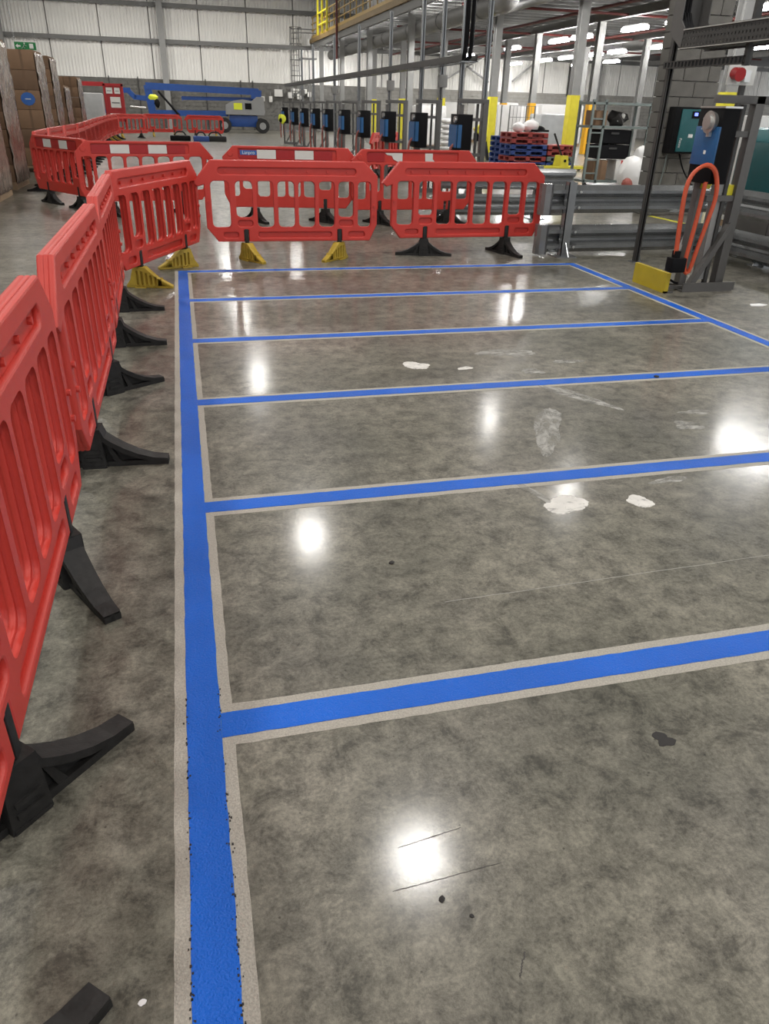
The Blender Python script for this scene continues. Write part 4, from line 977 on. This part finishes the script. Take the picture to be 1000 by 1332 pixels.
for i, x in enumerate((10.95, 11.5, 12.1)):
    t = thing('dark_carton', ['left', 'middle', 'right'][i]+' dark carton on the racking at the right edge', 'carton', (x, 12.6, Z3+.021)); MB().box(-.22, .22, -.35, .35, 0, .24, bev=.01).build('carton_body', 'grit', t); MB().box(-.2, .2, -.352, -.35, .1, .13).build('tape', 'card', t)
# teal machine
tm_ = thing('teal_machine', 'rounded teal floor cleaning machine at the right edge behind the rail', 'machine', (7.75, 8.9, 0), R(0))
MB().box(-.62, .62, -.5, .5, .46, 1.28, bev=.12).build('body', 'teal', tm_)
MB().box(-.56, .58, -.46, .46, 1.16, 1.42, bev=.1).build('hood', 'teal_light', tm_)['label'] = 'teal hood, paler for its top highlight'  # paler colour puts the highlight on the machine's top into the hood
MB().box(-.3, .5, -.56, -.46, .85, 1.2, bev=.05).build('side_panel', 'teal_light', tm_)
MB().box(-.55, .7, -.45, .45, .16, .48, bev=.04).build('base', 'grey', tm_)
MB().tube([(-.58, -.52, .93), (-.2, -.56, .96), (.3, -.58, .88)], .02).build('trim_strip', 'black', tm_)
for x in (-.35, .4):
    for y in (-.42, .42): MB().cyl((x, y-.05, .16), (x, y+.05, .16), .16, seg=16).build('wheel', 'tyre', tm_)
tx = MB().box(-.2, -.1, -.515, -.5, .72, .735).box(-.08, -.02, -.515, -.5, .70, .72).build('maker_mark', 'plate_yellow', tm_)
t = thing('cable_reel_stack', 'white wrapped stack above the teal machine at the right edge', 'stack', (8.4, 10.4, 0)); MB().box(-.45, .45, -.3, .3, .14, 1.56, bev=.05).build('wrapped_goods', 'wrap_white', t); MB().box(-.45, .45, -.3, .3, 0, .14).build('pallet', 'wood', t)

# ------------------------------------------------------------------ small things on the floor
def splat(label, x, y, a, b, rot, n=26, rough=.3, m='white_paint', name='filler_patch', cat='floor patch', h=.0012, group='white filler patches on the floor'):
    t = thing(name, label, cat, (x, y, 0), R(rot), group)
    pts = []; n = n*2; ph = [random.uniform(0, 6.28) for _ in range(5)]
    for k in range(n):
        th = 2*math.pi*k/n; r = 1+rough*sum(math.sin((j+2)*th+ph[j])/(j+1.6) for j in range(5))*.75+random.uniform(-.06, .06); pts.append((a*r*math.cos(th), b*r*math.sin(th)))
    mb = MB(); c = mb.bm.verts.new((0, 0, h*1.4)); ring = [mb.bm.verts.new((p[0], p[1], h)) for p in pts]; low = [mb.bm.verts.new((p[0]*1.02, p[1]*1.02, .0002)) for p in pts]
    for k in range(n):
        j = (k+1) % n; mb.bm.faces.new((c, ring[k], ring[j])); mb.bm.faces.new((ring[k], low[k], low[j], ring[j]))
    mb.build('filler_film', m, t, None); return t
def film_mat(name, col, lo, hi, sx, sy):
    m = mat(name, col, .5, var=.3, scale=16, bump=.4, bscale=40); nt = m.node_tree; b = nt.nodes['Principled BSDF']
    tc = nt.nodes.new('ShaderNodeTexCoord'); mp = nt.nodes.new('ShaderNodeMapping'); mp.inputs['Scale'].default_value = (sx, sy, 1)
    n = nt.nodes.new('ShaderNodeTexNoise'); n.inputs['Scale'].default_value = 1; n.inputs['Detail'].default_value = 7; n.inputs['Roughness'].default_value = .7; n.inputs['Distortion'].default_value = .6
    rp = nt.nodes.new('ShaderNodeMapRange'); rp.inputs['From Min'].default_value = lo; rp.inputs['From Max'].default_value = hi
    nt.links.new(tc.outputs['Object'], mp.inputs['Vector']); nt.links.new(mp.outputs['Vector'], n.inputs['Vector'])
    nt.links.new(n.outputs['Fac'], rp.inputs['Value']); nt.links.new(rp.outputs['Result'], b.inputs['Alpha'])
    return m
M['smear'] = film_mat('pale_smear', (.40, .39, .36), .34, .66, 9, 20)
M['white_paint'] = film_mat('white_filler_worn', (.66, .64, .60), .30, .44, 16, 30)
splat('white filler patch left in the third bay', 1.40, 4.60, .085, .075, 0)
splat('small white filler spot right of the left patch in the third bay', 1.71, 4.49, .05, .03, 20)
splat('pale scraped smear in the third bay, upper', 2.13, 4.78, .20, .09, 0, rough=.3, m='smear')
splat('pale scraped smear in the third bay, right', 2.47, 4.52, .11, .035, -10, rough=.4, m='smear')
splat('small pale scrape just above the third cross line', 2.13, 4.36, .08, .05, 0, rough=.5, m='smear')
splat('long pale scrape slanting across the second bay', 2.20, 3.86, .24, .06, -55, rough=.35, m='smear')
splat('broad pale scrape in the middle of the second bay', 1.80, 3.40, .30, .08, 65, rough=.3, m='smear')
splat('thick white filler patch nearest, with trowel marks', 1.50, 2.57, .10, .075, 10, rough=.2)
splat('pale tail leading to the nearest filler patch', 1.41, 2.69, .11, .025, 110, rough=.3, m='smear')
splat('white filler patch right of the nearest one', 1.84, 2.53, .055, .055, 0, rough=.22)
splat('faint pale scrape at right before the second cross line', 2.60, 3.30, .09, .05, 0, rough=.5, m='smear')
splat('faint pale scrape at right, upper', 2.78, 3.48, .10, .03, -10, rough=.5, m='smear')
splat('faint pale scrape touching the second cross line', 2.10, 2.70, .09, .03, 0, rough=.5, m='smear')
splat('dark oily stain at lower right of the nearest bay', 1.14, 1.24, .028, .024, 0, 9, .5, 'grit', 'oil_stain', 'stain', group=None)
splat('white paint drop at the bottom left of the floor', -.22, .86, .008, .006, 30, 12, .15, 'label_white', 'paint_drop', 'paint drop', group=None)
for i, (x, y, r, l) in enumerate(((.40, .93, .0085, 'dark chip of grit beside the bright lamp reflection'), (.45, .88, .006, 'smaller dark chip right of the lamp reflection'), (.63, 2.26, .012, 'dark chip in the middle of the second bay'), (2.9, 4.1, .02, 'dark chip at right in the third bay'))):
    o = MB().ball((0, 0, r*.3), r, (1, .9, .45), .25, 1).build('grit_chip', 'grit', None); o.location = (x, y, 0); tag(o, l, 'grit')

t = thing('paint_specks', 'dark specks along the edges of the long blue line near the camera', 'specks', (BX0, 1.0, 0)); mb = MB()
for k in range(170):
    y = .62+1.1*random.random()**1.4-1.0; x = random.choice((-HB, HB))+random.gauss(0, .0035); q = random.uniform(.0008, .0022)
    mb.box(x-q, x+q, y-q*1.2, y+q*1.2, .0002, .0034)
stuff(mb.build('specks', 'grit', t, None)); t['kind'] = 'stuff'
a, b = at(846, 281, Z=0), at(912, 296, Z=0)
t = thing('yellow_floor_line', 'thin yellow floor line seen between the rails of the crash rail', 'floor marking', (a+b)/2); d = (b-a)/2
MB().bar((-d.x, -d.y, .001), (d.x, d.y, .001), .1, .002).build('paint_film', 'yellow', t)
for i, (px, py, l) in enumerate(((985, 397, 'pale scrap of paper on the floor at the right edge'), (966, 330, 'torn white scrap under the right-hand crash rail'))):
    p = at(px, py, Z=0); t = thing('paper_scrap', l, 'litter', p, R(30*i)); MB().prism([(-.09, -.03), (.02, -.045), (.10, -.01), (.05, .04), (-.06, .03)], 0, .006, 'z').build('scrap_sheet', 'label_white', t, None)
